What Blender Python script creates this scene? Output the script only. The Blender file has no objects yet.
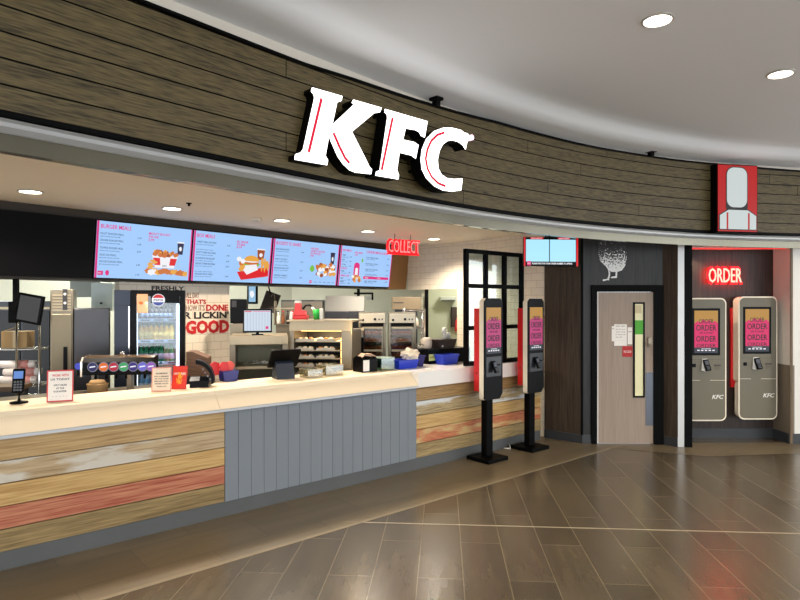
import bpy, bmesh, math, random
from mathutils import Matrix, Vector
random.seed(7)
PI = math.pi
sc = bpy.context.scene
C = sc.collection
CAMH = 1.78; HZ = 304.0; F = 600.0

# ---------------------------------------------------------------- geometry of the place
def P(px, py, Z):
    return Vector(((px-400)/F*Z, Z, CAMH+(HZ-py)/F*Z))
def onz(px, py, z):
    Z = F*(CAMH-z)/(py-HZ)
    return Vector(((px-400)/F*Z, Z, z))
def online(px, p0, u):
    """distance along the line p0 + s*u seen in image column px"""
    r = (px-400)/F
    return (r*p0[1]-p0[0])/(u[0]-r*u[1])

CP = (-2.657, 3.985); CY = math.radians(40.75); CU = (math.cos(CY), math.sin(CY)); CN = (math.sin(CY), -math.cos(CY))
def W(s, d, z=0.0):      # d = distance behind the counter front line
    return Vector((CP[0]+s*CU[0]-d*CN[0], CP[1]+s*CU[1]-d*CN[1], z))
BP = (-3.21, 6.30); BY = math.radians(49.5); BU = (math.cos(BY), math.sin(BY)); BN = (math.sin(BY), -math.cos(BY))
def B(s, d, z=0.0):
    return Vector((BP[0]+s*BU[0]-d*BN[0], BP[1]+s*BU[1]-d*BN[1], z))
ZT = 1.05               # worktop height
ZC = 2.75               # restaurant ceiling

# ---------------------------------------------------------------- materials
def lin(c):
    r = []
    for v in c[:3]:
        v = v/255.0
        r.append(v/12.92 if v <= .04045 else ((v+.055)/1.055)**2.4)
    return (*r, 1.0)
MATS = {}
def new_mat(name):
    m = bpy.data.materials.new(name); m.use_nodes = True
    MATS[name] = m
    return m, m.node_tree.nodes, m.node_tree.links, m.node_tree.nodes['Principled BSDF']
def mat(name, col, rough=.5, metal=0.0, emit=0.0, var=0.0, vscale=8, bump=0.0, spec=.5, ecol=None, stretch=(1,1,1), alpha=1.0, coat=0):
    if name in MATS: return MATS[name]
    m, N, L, b = new_mat(name)
    b.inputs['Base Color'].default_value = lin(col)
    b.inputs['Roughness'].default_value = rough
    b.inputs['Metallic'].default_value = metal
    b.inputs['Specular IOR Level'].default_value = spec
    b.inputs['Coat Weight'].default_value = coat
    if emit:
        b.inputs['Emission Color'].default_value = lin(ecol or col)
        b.inputs['Emission Strength'].default_value = emit
    if alpha < 1: b.inputs['Alpha'].default_value = alpha
    tc = N.new('ShaderNodeTexCoord'); mp = N.new('ShaderNodeMapping'); mp.inputs['Scale'].default_value = stretch
    nz = N.new('ShaderNodeTexNoise'); nz.inputs['Scale'].default_value = vscale; nz.inputs['Detail'].default_value = 5
    L.new(tc.outputs['Object'], mp.inputs['Vector']); L.new(mp.outputs['Vector'], nz.inputs['Vector'])
    if var:
        mx = N.new('ShaderNodeMix'); mx.data_type = 'RGBA'
        lo = [v*(1-var) for v in lin(col)[:3]]; hi = [min(1, v*(1+var)) for v in lin(col)[:3]]
        mx.inputs['A'].default_value = (*lo, 1); mx.inputs['B'].default_value = (*hi, 1)
        L.new(nz.outputs['Fac'], mx.inputs['Factor']); L.new(mx.outputs['Result'], b.inputs['Base Color'])
    # every surface has a slight unevenness of gloss
    mr = N.new('ShaderNodeMapRange'); mr.inputs['To Min'].default_value = max(0, rough-.06); mr.inputs['To Max'].default_value = min(1, rough+.06)
    L.new(nz.outputs['Fac'], mr.inputs['Value']); L.new(mr.outputs['Result'], b.inputs['Roughness'])
    if bump:
        bp = N.new('ShaderNodeBump'); bp.inputs['Strength'].default_value = bump; bp.inputs['Distance'].default_value = .01
        L.new(nz.outputs['Fac'], bp.inputs['Height']); L.new(bp.outputs['Normal'], b.inputs['Normal'])
    return m
def screen(name, col, k=1.0):
    """a lit screen or lamp face: gives off its own colour"""
    if name in MATS: return MATS[name]
    m, N, L, b = new_mat(name)
    b.inputs['Base Color'].default_value = (0.01, 0.01, 0.01, 1)
    b.inputs['Roughness'].default_value = .3
    b.inputs['Specular IOR Level'].default_value = .2
    b.inputs['Emission Color'].default_value = lin(col)
    b.inputs['Emission Strength'].default_value = k
    return m
def wood(name, cols, scale=1.0, rough=.5, dark=.5, coord='Object', axis='x', wash=None):
    """cols = (dark grain, light grain); grain runs along x (or z)"""
    if name in MATS: return MATS[name]
    m, N, L, b = new_mat(name)
    b.inputs['Roughness'].default_value = rough
    b.inputs['Specular IOR Level'].default_value = .3
    tc = N.new('ShaderNodeTexCoord'); mp = N.new('ShaderNodeMapping')
    L.new(tc.outputs[coord], mp.inputs['Vector'])
    mp.inputs['Scale'].default_value = {'x': (.42*scale, 10*scale, 10*scale), 'z': (10*scale, 10*scale, .35*scale), 'uv': (.75*scale, 9*scale, 1)}[axis]
    n1 = N.new('ShaderNodeTexNoise'); n1.inputs['Scale'].default_value = 1.2; n1.inputs['Detail'].default_value = 3; n1.inputs['Distortion'].default_value = .6
    L.new(mp.outputs['Vector'], n1.inputs['Vector'])
    mul = N.new('ShaderNodeMath'); mul.operation = 'MULTIPLY'; mul.inputs[1].default_value = 16
    L.new(n1.outputs['Fac'], mul.inputs[0])
    fr = N.new('ShaderNodeMath'); fr.operation = 'SINE'; L.new(mul.outputs[0], fr.inputs[0])
    n2 = N.new('ShaderNodeTexNoise'); n2.inputs['Scale'].default_value = 7; n2.inputs['Detail'].default_value = 8
    L.new(mp.outputs['Vector'], n2.inputs['Vector'])
    ad = N.new('ShaderNodeMath'); ad.operation = 'MULTIPLY_ADD'; ad.inputs[1].default_value = .07; 
    L.new(fr.outputs[0], ad.inputs[0]); L.new(n2.outputs['Fac'], ad.inputs[2])
    cr = N.new('ShaderNodeValToRGB'); cr.color_ramp.elements[0].position = .3; cr.color_ramp.elements[1].position = .68
    cr.color_ramp.elements[0].color = lin(cols[0]); cr.color_ramp.elements[1].color = lin(cols[1])
    L.new(ad.outputs[0], cr.inputs['Fac'])
    out = cr.outputs['Color']
    if wash:
        n3 = N.new('ShaderNodeTexNoise'); n3.inputs['Scale'].default_value = 1.6; n3.inputs['Detail'].default_value = 6
        mp2 = N.new('ShaderNodeMapping'); mp2.inputs['Scale'].default_value = (1.6, 6, 6); mp2.inputs['Location'].default_value = (3, 1, 2)
        L.new(tc.outputs[coord], mp2.inputs['Vector']); L.new(mp2.outputs['Vector'], n3.inputs['Vector'])
        r3 = N.new('ShaderNodeValToRGB'); r3.color_ramp.elements[0].position = .5; r3.color_ramp.elements[1].position = .62
        L.new(n3.outputs['Fac'], r3.inputs['Fac'])
        mx = N.new('ShaderNodeMix'); mx.data_type = 'RGBA'; mx.inputs['B'].default_value = lin(wash)
        L.new(r3.outputs['Color'], mx.inputs['Factor']); L.new(out, mx.inputs['A']); out = mx.outputs['Result']
    L.new(out, b.inputs['Base Color'])
    bp = N.new('ShaderNodeBump'); bp.inputs['Strength'].default_value = .15; bp.inputs['Distance'].default_value = .003
    L.new(n2.outputs['Fac'], bp.inputs['Height']); L.new(bp.outputs['Normal'], b.inputs['Normal'])
    return m
def tile_mat(name, col, grout, w, h, rough=.25, rot=0.0, floor=False, var=.05, offs=.5, mortar=.004, metal=0, vertical_yaw=None, loc=(0, 0, 0)):
    m, N, L, b = new_mat(name)
    tc = N.new('ShaderNodeTexCoord'); mp = N.new('ShaderNodeMapping'); mp.inputs['Rotation'].default_value = (0, 0, rot); mp.inputs['Location'].default_value = loc
    br = N.new('ShaderNodeTexBrick'); br.inputs['Scale'].default_value = 1; br.inputs['Brick Width'].default_value = w; br.inputs['Row Height'].default_value = h
    br.inputs['Mortar Size'].default_value = mortar; br.inputs['Mortar Smooth'].default_value = .3; br.offset = offs
    a = lin(col); br.inputs['Color1'].default_value = (*[v*(1-var) for v in a[:3]], 1); br.inputs['Color2'].default_value = (*[v*(1+var) for v in a[:3]], 1)
    br.inputs['Mortar'].default_value = lin(grout)
    L.new(tc.outputs['UV' if not floor else 'Object'], mp.inputs['Vector']); L.new(mp.outputs['Vector'], br.inputs['Vector'])
    out = br.outputs['Color']
    if floor:
        m2 = N.new('ShaderNodeMapping'); m2.inputs['Scale'].default_value = (1.0, 6, 1)
        L.new(mp.outputs['Vector'], m2.inputs['Vector'])
        n = N.new('ShaderNodeTexNoise'); n.inputs['Scale'].default_value = 1.6; n.inputs['Detail'].default_value = 7; n.inputs['Roughness'].default_value = .6
        L.new(m2.outputs['Vector'], n.inputs['Vector'])
        n4 = N.new('ShaderNodeTexNoise'); n4.inputs['Scale'].default_value = 1.1; n4.inputs['Detail'].default_value = 3
        L.new(mp.outputs['Vector'], n4.inputs['Vector'])
        sm = N.new('ShaderNodeMath'); sm.operation = 'MULTIPLY_ADD'; sm.inputs[1].default_value = .35
        L.new(n4.outputs['Fac'], sm.inputs[0]); L.new(n.outputs['Fac'], sm.inputs[2])
        cr = N.new('ShaderNodeValToRGB'); cr.color_ramp.elements[0].position = .45; cr.color_ramp.elements[1].position = .9
        cr.color_ramp.elements[0].color = (.82, .82, .82, 1); cr.color_ramp.elements[1].color = (1.22, 1.2, 1.15, 1)
        L.new(sm.outputs[0], cr.inputs['Fac'])
        mx = N.new('ShaderNodeMix'); mx.data_type = 'RGBA'; mx.blend_type = 'MULTIPLY'; mx.inputs['Factor'].default_value = 1
        L.new(out, mx.inputs['A']); L.new(cr.outputs['Color'], mx.inputs['B']); out = mx.outputs['Result']
        mr = N.new('ShaderNodeMapRange'); mr.inputs['To Min'].default_value = rough-.02; mr.inputs['To Max'].default_value = rough+.03
        L.new(n.outputs['Fac'], mr.inputs['Value']); L.new(mr.outputs['Result'], b.inputs['Roughness'])
        bp = N.new('ShaderNodeBump'); bp.inputs['Strength'].default_value = .08; bp.inputs['Distance'].default_value = .002
        inv = N.new('ShaderNodeMath'); inv.operation = 'SUBTRACT'; inv.inputs[0].default_value = 1
        L.new(br.outputs['Fac'], inv.inputs[1])
        L.new(inv.outputs[0], bp.inputs['Height']); L.new(bp.outputs['Normal'], b.inputs['Normal'])
    else:
        b.inputs['Roughness'].default_value = rough
        bp = N.new('ShaderNodeBump'); bp.inputs['Strength'].default_value = .5; bp.inputs['Distance'].default_value = .003; bp.invert = True
        L.new(br.outputs['Fac'], bp.inputs['Height']); L.new(bp.outputs['Normal'], b.inputs['Normal'])
    b.inputs['Specular IOR Level'].default_value = .65 if floor else .5
    L.new(out, b.inputs['Base Color'])
    return m
def glass(name, tint=(230, 240, 238), mixv=.12, rough=.03):
    if name in MATS: return MATS[name]
    m, N, L, b = new_mat(name)
    N.remove(b)
    t = N.new('ShaderNodeBsdfTransparent'); t.inputs['Color'].default_value = lin(tint)
    g = N.new('ShaderNodeBsdfGlossy'); g.inputs['Roughness'].default_value = rough; g.inputs['Color'].default_value = (.9, .9, .9, 1)
    mx = N.new('ShaderNodeMixShader'); mx.inputs['Fac'].default_value = mixv
    L.new(t.outputs[0], mx.inputs[1]); L.new(g.outputs[0], mx.inputs[2]); L.new(mx.outputs[0], N['Material Output'].inputs['Surface'])
    return m

BLACK = mat('black_plastic', (6, 6, 7), .35, spec=.1)
BLACKM = mat('black_metal', (5, 5, 5), .5, var=.1, spec=.06)
DARK = mat('charcoal', (38, 38, 42), .5, var=.1)
STEEL = mat('stainless_steel', (128, 119, 102), .36, .7, var=.12, vscale=3, stretch=(1, 1, 12))
STEELB = mat('brushed_steel_light', (162, 148, 122), .38, .6, var=.08, vscale=3, stretch=(12, 1, 1))
STEELD = mat('dark_steel', (62, 62, 64), .28, .8, var=.15, vscale=2)
WHITE = mat('white_plastic', (225, 222, 214), .4)
CREAM = mat('cream_plastic', (240, 228, 206), .4)
RED = mat('red_paint', (205, 24, 28), .35)
BEIGE = mat('beige_worktop', (230, 211, 181), .5, var=.01, vscale=3, spec=.3)
WTOP = mat('worktop_cool_lit', (222, 218, 212), .25, var=.02)  # whiter than the beige section: cooler light is put into the colour
BLUE = mat('blue_plastic', (22, 52, 178), .35)
CARD = mat('cardboard', (178, 145, 98), .8, var=.1)
PAPER = mat('paper', (236, 230, 222), .8)
TAUPE = mat('taupe_kiosk', (104, 98, 80), .45)
GLASS = glass('clear_glass')
INK = mat('ink', (30, 30, 34), .8)
CHROME = mat('chrome', (210, 208, 205), .12, 1.0)

# ---------------------------------------------------------------- mesh builder
FONT = None
class MB:
    def __init__(s): s.v = []; s.f = []; s.m = []; s.mats = []; s.uv = {}; s.smooth = set()
    def mi(s, m):
        if m not in s.mats: s.mats.append(m)
        return s.mats.index(m)
    def add(s, vs, fs, m, M=None, smooth=False):
        o = len(s.v); k = s.mi(m)
        for v in vs:
            v = Vector(v)
            s.v.append(M @ v if M else v)
        for f in fs:
            if smooth: s.smooth.add(len(s.f))
            s.f.append([o+i for i in f]); s.m.append(k)
        return s
    def box(s, x0, x1, y0, y1, z0, z1, m, M=None, bev=0.0):
        if bev:
            bm = bmesh.new(); bmesh.ops.create_cube(bm, size=1)
            for v in bm.verts: v.co = Vector(((x0+x1)/2+v.co.x*(x1-x0), (y0+y1)/2+v.co.y*(y1-y0), (z0+z1)/2+v.co.z*(z1-z0)))
            bmesh.ops.bevel(bm, geom=bm.edges[:], offset=min(bev, .49*min(abs(x1-x0), abs(y1-y0), abs(z1-z0))), segments=2, affect='EDGES', profile=.5)
            bm.verts.index_update()
            s.add([v.co.copy() for v in bm.verts], [[v.index for v in f.verts] for f in bm.faces], m, M); bm.free(); return s
        vs = [(x0,y0,z0),(x1,y0,z0),(x1,y1,z0),(x0,y1,z0),(x0,y0,z1),(x1,y0,z1),(x1,y1,z1),(x0,y1,z1)]
        return s.add(vs, [(0,3,2,1),(4,5,6,7),(0,1,5,4),(1,2,6,5),(2,3,7,6),(3,0,4,7)], m, M)
    def prism_xz(s, pts, y0, y1, m, M=None):
        """outline in x,z (seen from the front), from y0 (front) to y1"""
        n = len(pts)
        a = sum(pts[i][0]*pts[(i+1)%n][1]-pts[(i+1)%n][0]*pts[i][1] for i in range(n))
        if a < 0: pts = pts[::-1]
        vs = [(x, y0, z) for x, z in pts]+[(x, y1, z) for x, z in pts]
        fs = [list(range(n)), list(range(2*n-1, n-1, -1))]+[[i, i+n, (i+1)%n+n, (i+1)%n][::1] for i in range(n)]
        return s.add(vs, fs, m, M)
    def prism_xy(s, pts, z0, z1, m, M=None):
        n = len(pts)
        a = sum(pts[i][0]*pts[(i+1)%n][1]-pts[(i+1)%n][0]*pts[i][1] for i in range(n))
        if a < 0: pts = pts[::-1]
        vs = [(x, y, z0) for x, y in pts]+[(x, y, z1) for x, y in pts]
        fs = [list(range(n-1, -1, -1)), list(range(n, 2*n))]+[[i, (i+1)%n, (i+1)%n+n, i+n] for i in range(n)]
        return s.add(vs, fs, m, M)
    def prism_yz(s, pts, x0, x1, m, M=None):
        n = len(pts)
        a = sum(pts[i][0]*pts[(i+1)%n][1]-pts[(i+1)%n][0]*pts[i][1] for i in range(n))
        if a < 0: pts = pts[::-1]
        vs = [(x0, y, z) for y, z in pts]+[(x1, y, z) for y, z in pts]
        fs = [list(range(n-1, -1, -1)), list(range(n, 2*n))]+[[i, (i+1)%n, (i+1)%n+n, i+n] for i in range(n)]
        return s.add(vs, fs, m, M)
    def lathe(s, prof, m, c=(0,0,0), n=20, M=None, sm=True):
        """prof = [(r,z)...] bottom to top, closed at both ends"""
        vs = []; fs = []
        for r, z in prof:
            for i in range(n):
                a = 2*PI*i/n; vs.append((c[0]+r*math.cos(a), c[1]+r*math.sin(a), c[2]+z))
        for k in range(len(prof)-1):
            for i in range(n):
                j = (i+1) % n; fs.append((k*n+i, k*n+j, (k+1)*n+j, (k+1)*n+i))
        s.add(vs, fs, m, M, smooth=sm)
        o = len(vs)
        s.add(vs[:n], [list(range(n-1, -1, -1))], m, M); s.add(vs[-n:], [list(range(n))], m, M)
        return s
    def cyl(s, c, r, z0, z1, m, n=20, M=None): return s.lathe([(r, z0), (r, z1)], m, c, n, M)
    def disc_y(s, cx, cz, r, y0, y1, m, n=28, M=None):
        return s.prism_xz([(cx+r*math.cos(2*PI*i/n), cz+r*math.sin(2*PI*i/n)) for i in range(n)], y0, y1, m, M)
    def tube(s, pts, r, m, n=8, M=None):
        pts = [Vector(p) for p in pts]; vs = []; fs = []
        for k, p in enumerate(pts):
            a = pts[max(0, k-1)]; b = pts[min(len(pts)-1, k+1)]
            t = (b-a).normalized(); q = t.to_track_quat('Z', 'Y')
            for i in range(n):
                an = 2*PI*i/n; vs.append(p+q @ Vector((r*math.cos(an), r*math.sin(an), 0)))
        for k in range(len(pts)-1):
            for i in range(n):
                j = (i+1) % n; fs.append((k*n+i, k*n+j, (k+1)*n+j, (k+1)*n+i))
        fs.append(list(range(n-1, -1, -1))); fs.append([(len(pts)-1)*n+i for i in range(n)])
        return s.add(vs, fs, m, M, smooth=True)
    def text(s, txt, x, z, h, m, y=0.0, w=None, depth=.002, bold=0.0, align='LEFT', M=None, shear=0.0):
        """text standing upright, facing -y; h = capital height; (x,z) = left (or centre) of the baseline"""
        cu = bpy.data.curves.new('t', 'FONT'); cu.body = txt; cu.size = 1; cu.extrude = .5; cu.offset = bold; cu.resolution_u = 2; cu.shear = shear
        ob = bpy.data.objects.new('t', cu); me = bpy.data.meshes.new_from_object(ob)
        co = [v.co.copy() for v in me.vertices]
        if not co: return s
        x0 = min(c.x for c in co); x1 = max(c.x for c in co); k = h/.69
        sx = k if w is None else w/(x1-x0)
        wid = (x1-x0)*sx; xo = x-(wid/2 if align == 'CENTER' else 0)
        vs = [(xo+(c.x-x0)*sx, y-(c.z+.5)*depth, z+c.y*k) for c in co]
        s.add(vs, [list(p.vertices) for p in me.polygons], m, M)
        bpy.data.objects.remove(ob); bpy.data.curves.remove(cu); bpy.data.meshes.remove(me)
        return s
    def build(s, name, parent=None, loc=None, rotz=0.0, kind=None, label=None):
        me = bpy.data.meshes.new(name); me.from_pydata([tuple(v) for v in s.v], [], s.f)
        for m in s.mats: me.materials.append(m)
        for i, p in enumerate(me.polygons):
            p.material_index = s.m[i]; p.use_smooth = i in s.smooth
        if s.uv:
            ul = me.uv_layers.new(name='UVMap')
            for i, p in enumerate(me.polygons):
                if i in s.uv:
                    for k, li in enumerate(p.loop_indices): ul.data[li].uv = s.uv[i][k]
        me.update()
        bm = bmesh.new(); bm.from_mesh(me); bmesh.ops.remove_doubles(bm, verts=bm.verts, dist=1e-6)
        if not s.uv: bmesh.ops.recalc_face_normals(bm, faces=bm.faces)
        bm.to_mesh(me); bm.free()
        o = bpy.data.objects.new(name, me); C.objects.link(o)
        if parent: o.parent = parent
        if loc is not None: o.location = loc
        o.rotation_euler = (0, 0, rotz)
        if kind: o['kind'] = kind
        if label: o['label'] = label
        return o
def thing(name, label, cat, loc=(0, 0, 0), rotz=0.0, group=None, tilt=0.0):
    o = bpy.data.objects.new(name, None); C.objects.link(o); o.empty_display_size = .1
    o.location = loc; o.rotation_euler = (tilt, 0, rotz); o['label'] = label; o['category'] = cat
    if group: o['group'] = group
    return o
def tag(o, label, cat, group=None):
    o['label'] = label; o['category'] = cat
    if group: o['group'] = group
    return o
def dup(root, loc=None, rotz=None, label=None, group=None):
    r = root.copy(); C.objects.link(r)
    if loc is not None: r.location = loc
    if rotz is not None: r.rotation_euler = (root.rotation_euler[0], 0, rotz)
    if label: r['label'] = label
    if group: r['group'] = group
    for ch in [c for c in sc.objects if c.parent == root]:
        c = ch.copy(); C.objects.link(c); c.parent = r
        for g in [q for q in sc.objects if q.parent == ch]:
            d = g.copy(); C.objects.link(d); d.parent = c
    return r
def place(xl, xr, yt, yb, Z, yaw=0.0):
    """left-front-bottom corner, width and height of an upright box face"""
    p = P(xl, yb, Z); r = (xr-400)/F
    w = (r*p.y-p.x)/(math.cos(yaw)-r*math.sin(yaw))
    return p, w, (yb-yt)*Z/F

# ================================================================ SETTING
# ---- fascia curve (plan view)
FC = [(-3.9, -1.2), (-3.55, .0), (-3.0, 1.1), (-2.42, 1.98), (-1.83, 2.72), (-1.33, 3.29), (-.66, 4.03), (.18, 4.95), (.96, 5.66), (1.85, 6.31), (2.84, 6.85), (3.7, 7.2), (4.9, 7.5), (6.3, 7.66), (8.5, 7.7), (11, 7.7)]
def catmull(pts, n=8):
    out = []
    for i in range(len(pts)-1):
        p0 = Vector(pts[max(0, i-1)]); p1 = Vector(pts[i]); p2 = Vector(pts[i+1]); p3 = Vector(pts[min(len(pts)-1, i+2)])
        for k in range(n):
            t = k/n
            out.append(.5*((2*p1)+(-p0+p2)*t+(2*p0-5*p1+4*p2-p3)*t*t+(-p0+3*p1-3*p2+p3)*t**3))
    out.append(Vector(pts[-1])); return out
FCV = catmull(FC)
for _ in range(3):      # relax
    FCV = [FCV[0]]+[(FCV[i-1]+2*FCV[i]+FCV[i+1])/4 for i in range(1, len(FCV)-1)]+[FCV[-1]]
FL = [0.0]
for i in range(1, len(FCV)): FL.append(FL[-1]+(FCV[i]-FCV[i-1]).length)
def foff(d):
    """curve moved d towards the customers (positive)"""
    out = []
    for i, p in enumerate(FCV):
        t = (FCV[min(i+1, len(FCV)-1)]-FCV[max(i-1, 0)]).normalized()
        out.append(p+Vector((t.y, -t.x))*d)
    return out
def sweep(prof, m, mb, uvw=False):
    """sweep closed (d,z) profile along the fascia"""
    cs = [foff(d) for d, z in prof]; n = len(prof); vs = []; fs = []
    for i in range(len(FCV)):
        for k in range(n): vs.append((cs[k][i].x, cs[k][i].y, prof[k][1]))
    for i in range(len(FCV)-1):
        for k in range(n):
            j = (k+1) % n; fs.append((i*n+k, i*n+j, (i+1)*n+j, (i+1)*n+k))
    fs.append(list(range(n))); fs.append([(len(FCV)-1)*n+k for k in range(n)][::-1])
    mb.add(vs, fs, m)
ZF0, ZF1 = 2.66, 3.435
fwood = wood('fascia_wood', ((50, 42, 26), (102, 88, 56)), 1.7, .5, coord='UV', axis='uv')
mb = MB()
nrow = 7; hrow = .12
def ztop(x):
    ks = [(-9, 3.385), (-1.3, 3.385), (-.67, 3.375), (-.36, 3.40), (.9, 3.46), (2, 3.45), (4, 3.45), (5.5, 3.42), (20, 3.42)]
    for (a, za), (b, zb) in zip(ks, ks[1:]):
        if a <= x <= b: return za+(zb-za)*(x-a)/(b-a)
joints = {0: [4.3, 8.0, 13.4], 1: [6.1, 10.6], 2: [4.32, 9.2, 14.0], 3: [7.1, 11.8], 4: [4.33, 9.7, 13.0], 5: [6.1, 8.9, 12.6], 6: [4.9, 10.1]}
g1 = foff(.012)
for r in range(nrow):
    z0 = ZF0+r*hrow+.0045; z1 = ZF0+(r+1)*hrow-.0045
    for i in range(len(FCV)-1):
        a, b = FL[i], FL[i+1]
        p, q = g1[i], g1[i+1]
        cut = [j for j in joints[r] if a < j <= b]
        segs = [(0, 1)]
        if cut:
            t = (cut[0]-a)/(b-a); e = .003/(b-a); segs = [(0, max(0, t-e)), (min(1, t+e), 1)]
        for t0, t1 in segs:
            P0 = p.lerp(q, t0); P1 = p.lerp(q, t1)
            ta = min(z1, ztop(P0.x)); tb2 = min(z1, ztop(P1.x))
            if ta <= z0 or tb2 <= z0: continue
            mb.add([(P0.x, P0.y, z0), (P1.x, P1.y, z0), (P1.x, P1.y, tb2), (P0.x, P0.y, ta)], [(0, 1, 2, 3)], fwood)
            sh = r*3.7+len([j for j in joints[r] if j < a+(b-a)*t0+1e-4])*5.3
            u0 = a+(b-a)*t0+sh; u1 = a+(b-a)*t1+sh
            mb.uv[len(mb.f)-1] = [(u0, z0), (u1, z0), (u1, z1), (u0, z1)]
def vsweep(prof, m, mb):
    # profile whose z is measured from the top line where flagged
    cs = [foff(d) for d, z, t in prof]; n = len(prof); vs = []; fs = []
    for i in range(len(FCV)):
        for k, (d, z, t) in enumerate(prof): vs.append((cs[k][i].x, cs[k][i].y, z+(ztop(FCV[i].x) if t else 0)))
    for i in range(len(FCV)-1):
        for k in range(n):
            j = (k+1) % n; fs.append((i*n+k, i*n+j, (i+1)*n+j, (i+1)*n+k))
    fs.append(list(range(n))); fs.append([(len(FCV)-1)*n+k for k in range(n)][::-1])
    mb.add(vs, fs, m)
vsweep([(0.0, ZF0-.02, 0), (.008, ZF0-.02, 0), (.008, 0, 1), (0.0, 0, 1)], BLACKM, mb)
vsweep([(0.0, 0, 1), (.035, 0, 1), (.035, .018, 1), (0.0, .018, 1)], BLACKM, mb)
fas = mb.build('wall_front', kind='structure')
mb = MB(); tw = mat('bullnose_white', (168, 168, 166), .3, .3)
sweep([(-.02, 2.555), (.03, 2.555), (.052, 2.58), (.052, 2.60), (.03, 2.622), (-.02, 2.622)], tw, mb)
mb.build('trim_1', kind='structure')
mb = MB(); tm = mat('grey_metal_band', (112, 108, 94), .2, .85, var=.3, vscale=1.3, stretch=(1, 1, .3))
sweep([(-.04, 2.475), (.02, 2.475), (.02, 2.555), (-.04, 2.555)], tm, mb)
mb.build('trim_2', kind='structure')
mb = MB(); sweep([(-.03, 2.622), (-.005, 2.622), (-.005, 2.66), (-.03, 2.66)], BLACKM, mb)
mb.build('trim_3', kind='structure')
# the inner face behind the fascia up to the mall ceiling, so that nothing shines through
mb = MB(); sweep([(-.10, 2.485), (-.045, 2.485), (-.045, 3.75), (-.10, 3.75)], mat('plaster_white', (205, 196, 182), .8), mb)
mb.build('wall_inner', kind='structure')

# ---- mall ceiling: lower margin beside the fascia, smooth rise to the main field
mb = MB(); cm = mat('mall_ceiling_paint', (238, 238, 238), .75, var=.015, vscale=.7)
prof = [(-.05, 3.50), (.18, 3.505), (.27, 3.515), (.34, 3.55), (.40, 3.59), (.48, 3.605), (.60, 3.61)]
cs = [foff(d) for d, z in prof]
n = len(FCV)
for k in range(len(prof)-1):
    vs = [(cs[k][i].x, cs[k][i].y, prof[k][1]) for i in range(n)]+[(cs[k+1][i].x, cs[k+1][i].y, prof[k+1][1]) for i in range(n)]
    mb.add(vs, [(i, i+1, n+i+1, n+i) for i in range(n-1)], cm, smooth=True)
edge = cs[-1]
pts = [(p.x, p.y) for p in edge]+[(11.6, -5.0), (-4.6, -5.0)]
mb.add([(x, y, 3.61) for x, y in pts], [list(range(len(pts)))], cm)
mb.add([(x, y, 3.80) for x, y in [(-4.9, -5.0), (11.6, -5.0), (11.6, 8.2), (-4.9, 8.2)]], [(0, 1, 2, 3)], cm)
mb.build('ceiling', kind='structure')
# brackets above the fascia
# ---- restaurant ceiling
ck = mat('shop_ceiling_paint', (240, 230, 214), .7, var=.02, vscale=.8)
mb = MB(); inn = foff(-.06)
pts = [(p.x, p.y) for p in inn]+[(11, 14), (-9, 14), (-9, -1.2)]
mb.prism_xy(pts, ZC, ZC+.05, ck)
mb.build('ceiling_inner', kind='structure')

# ---- floor
fl_main = tile_mat('floor_planks', (76, 67, 53), (112, 101, 84), 1.2, .295, rough=.235, rot=-math.radians(85.9), floor=True, mortar=.003, var=.14, loc=(.3, .131, 0))
fl_bord = tile_mat('floor_border_tiles', (98, 86, 66), (78, 69, 54), .9, .415, rough=.36, rot=-CY, floor=True, mortar=.004, var=.13)
mb = MB()
def I(s, d): p = W(s, d); return (p.x, p.y, 0)
mb.add([(-9, -6, 0), (12, -6, 0), (12, 14, 0), (-9, 14, 0), (-9, -6, -.1), (12, -6, -.1), (12, 14, -.1), (-9, 14, -.1)], [(0, 1, 2, 3), (7, 6, 5, 4), (0, 4, 5, 1), (1, 5, 6, 2), (2, 6, 7, 3), (3, 7, 4, 0)], fl_main)
mb.build('floor', kind='structure')
mb = MB()
bt = [I(-6, .1), I(6.2, .1), (2.0, 8.0, 0), (2.35, 7.66, 0), (5.2, 7.72, 0), (5.2, 7.2, 0), (3.6, 7.0, 0), I(6.2, -.83), I(-6, -.83)]
mb.add([(x, y, .002) for x, y, z in bt], [list(range(len(bt)))], fl_bord)
mb.build('floor_outer', kind='structure')
mb = MB()
kf = [W(-5.5, .6), W(6.1, .6), B(5.6, 1.0), Vector((3, 12.1, 0)), Vector((-2.2, 12.1, 0)), Vector((-4.3, 9.2, 0)), Vector((-8.5, 5.4, 0))]
mb.add([(p.x, p.y, .0025) for p in kf], [list(range(len(kf)))], mat('kitchen_floor_bounce', (196, 190, 178), .5, var=.05)); mb.build('floor_inner', kind='structure')  # unseen pale kitchen floor, added so light bounces up to the shop ceiling
mb = MB(); jm = mat('expansion_joint', (140, 128, 106), .5)
a = Vector((-.45, 4.90)); b = Vector((5.6, 4.47)); t = (b-a).normalized(); nn = Vector((t.y, -t.x))*.007
mb.prism_xy([(a+nn)[:], (b+nn)[:], (b-nn)[:], (a-nn)[:]], -.001, .0025, jm)
a = Vector(W(-2.5, -.835).xy); b = Vector(W(6.6, -.835).xy); t = (b-a).normalized(); nn = Vector((t.y, -t.x))*.02
mb.prism_xy([(a+nn)[:], (b+nn)[:], (b-nn)[:], (a-nn)[:]], -.001, .0026, mat('border_strip', (122, 109, 86), .4, var=.1))
mb.build('trim_4', kind='structure')

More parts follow.
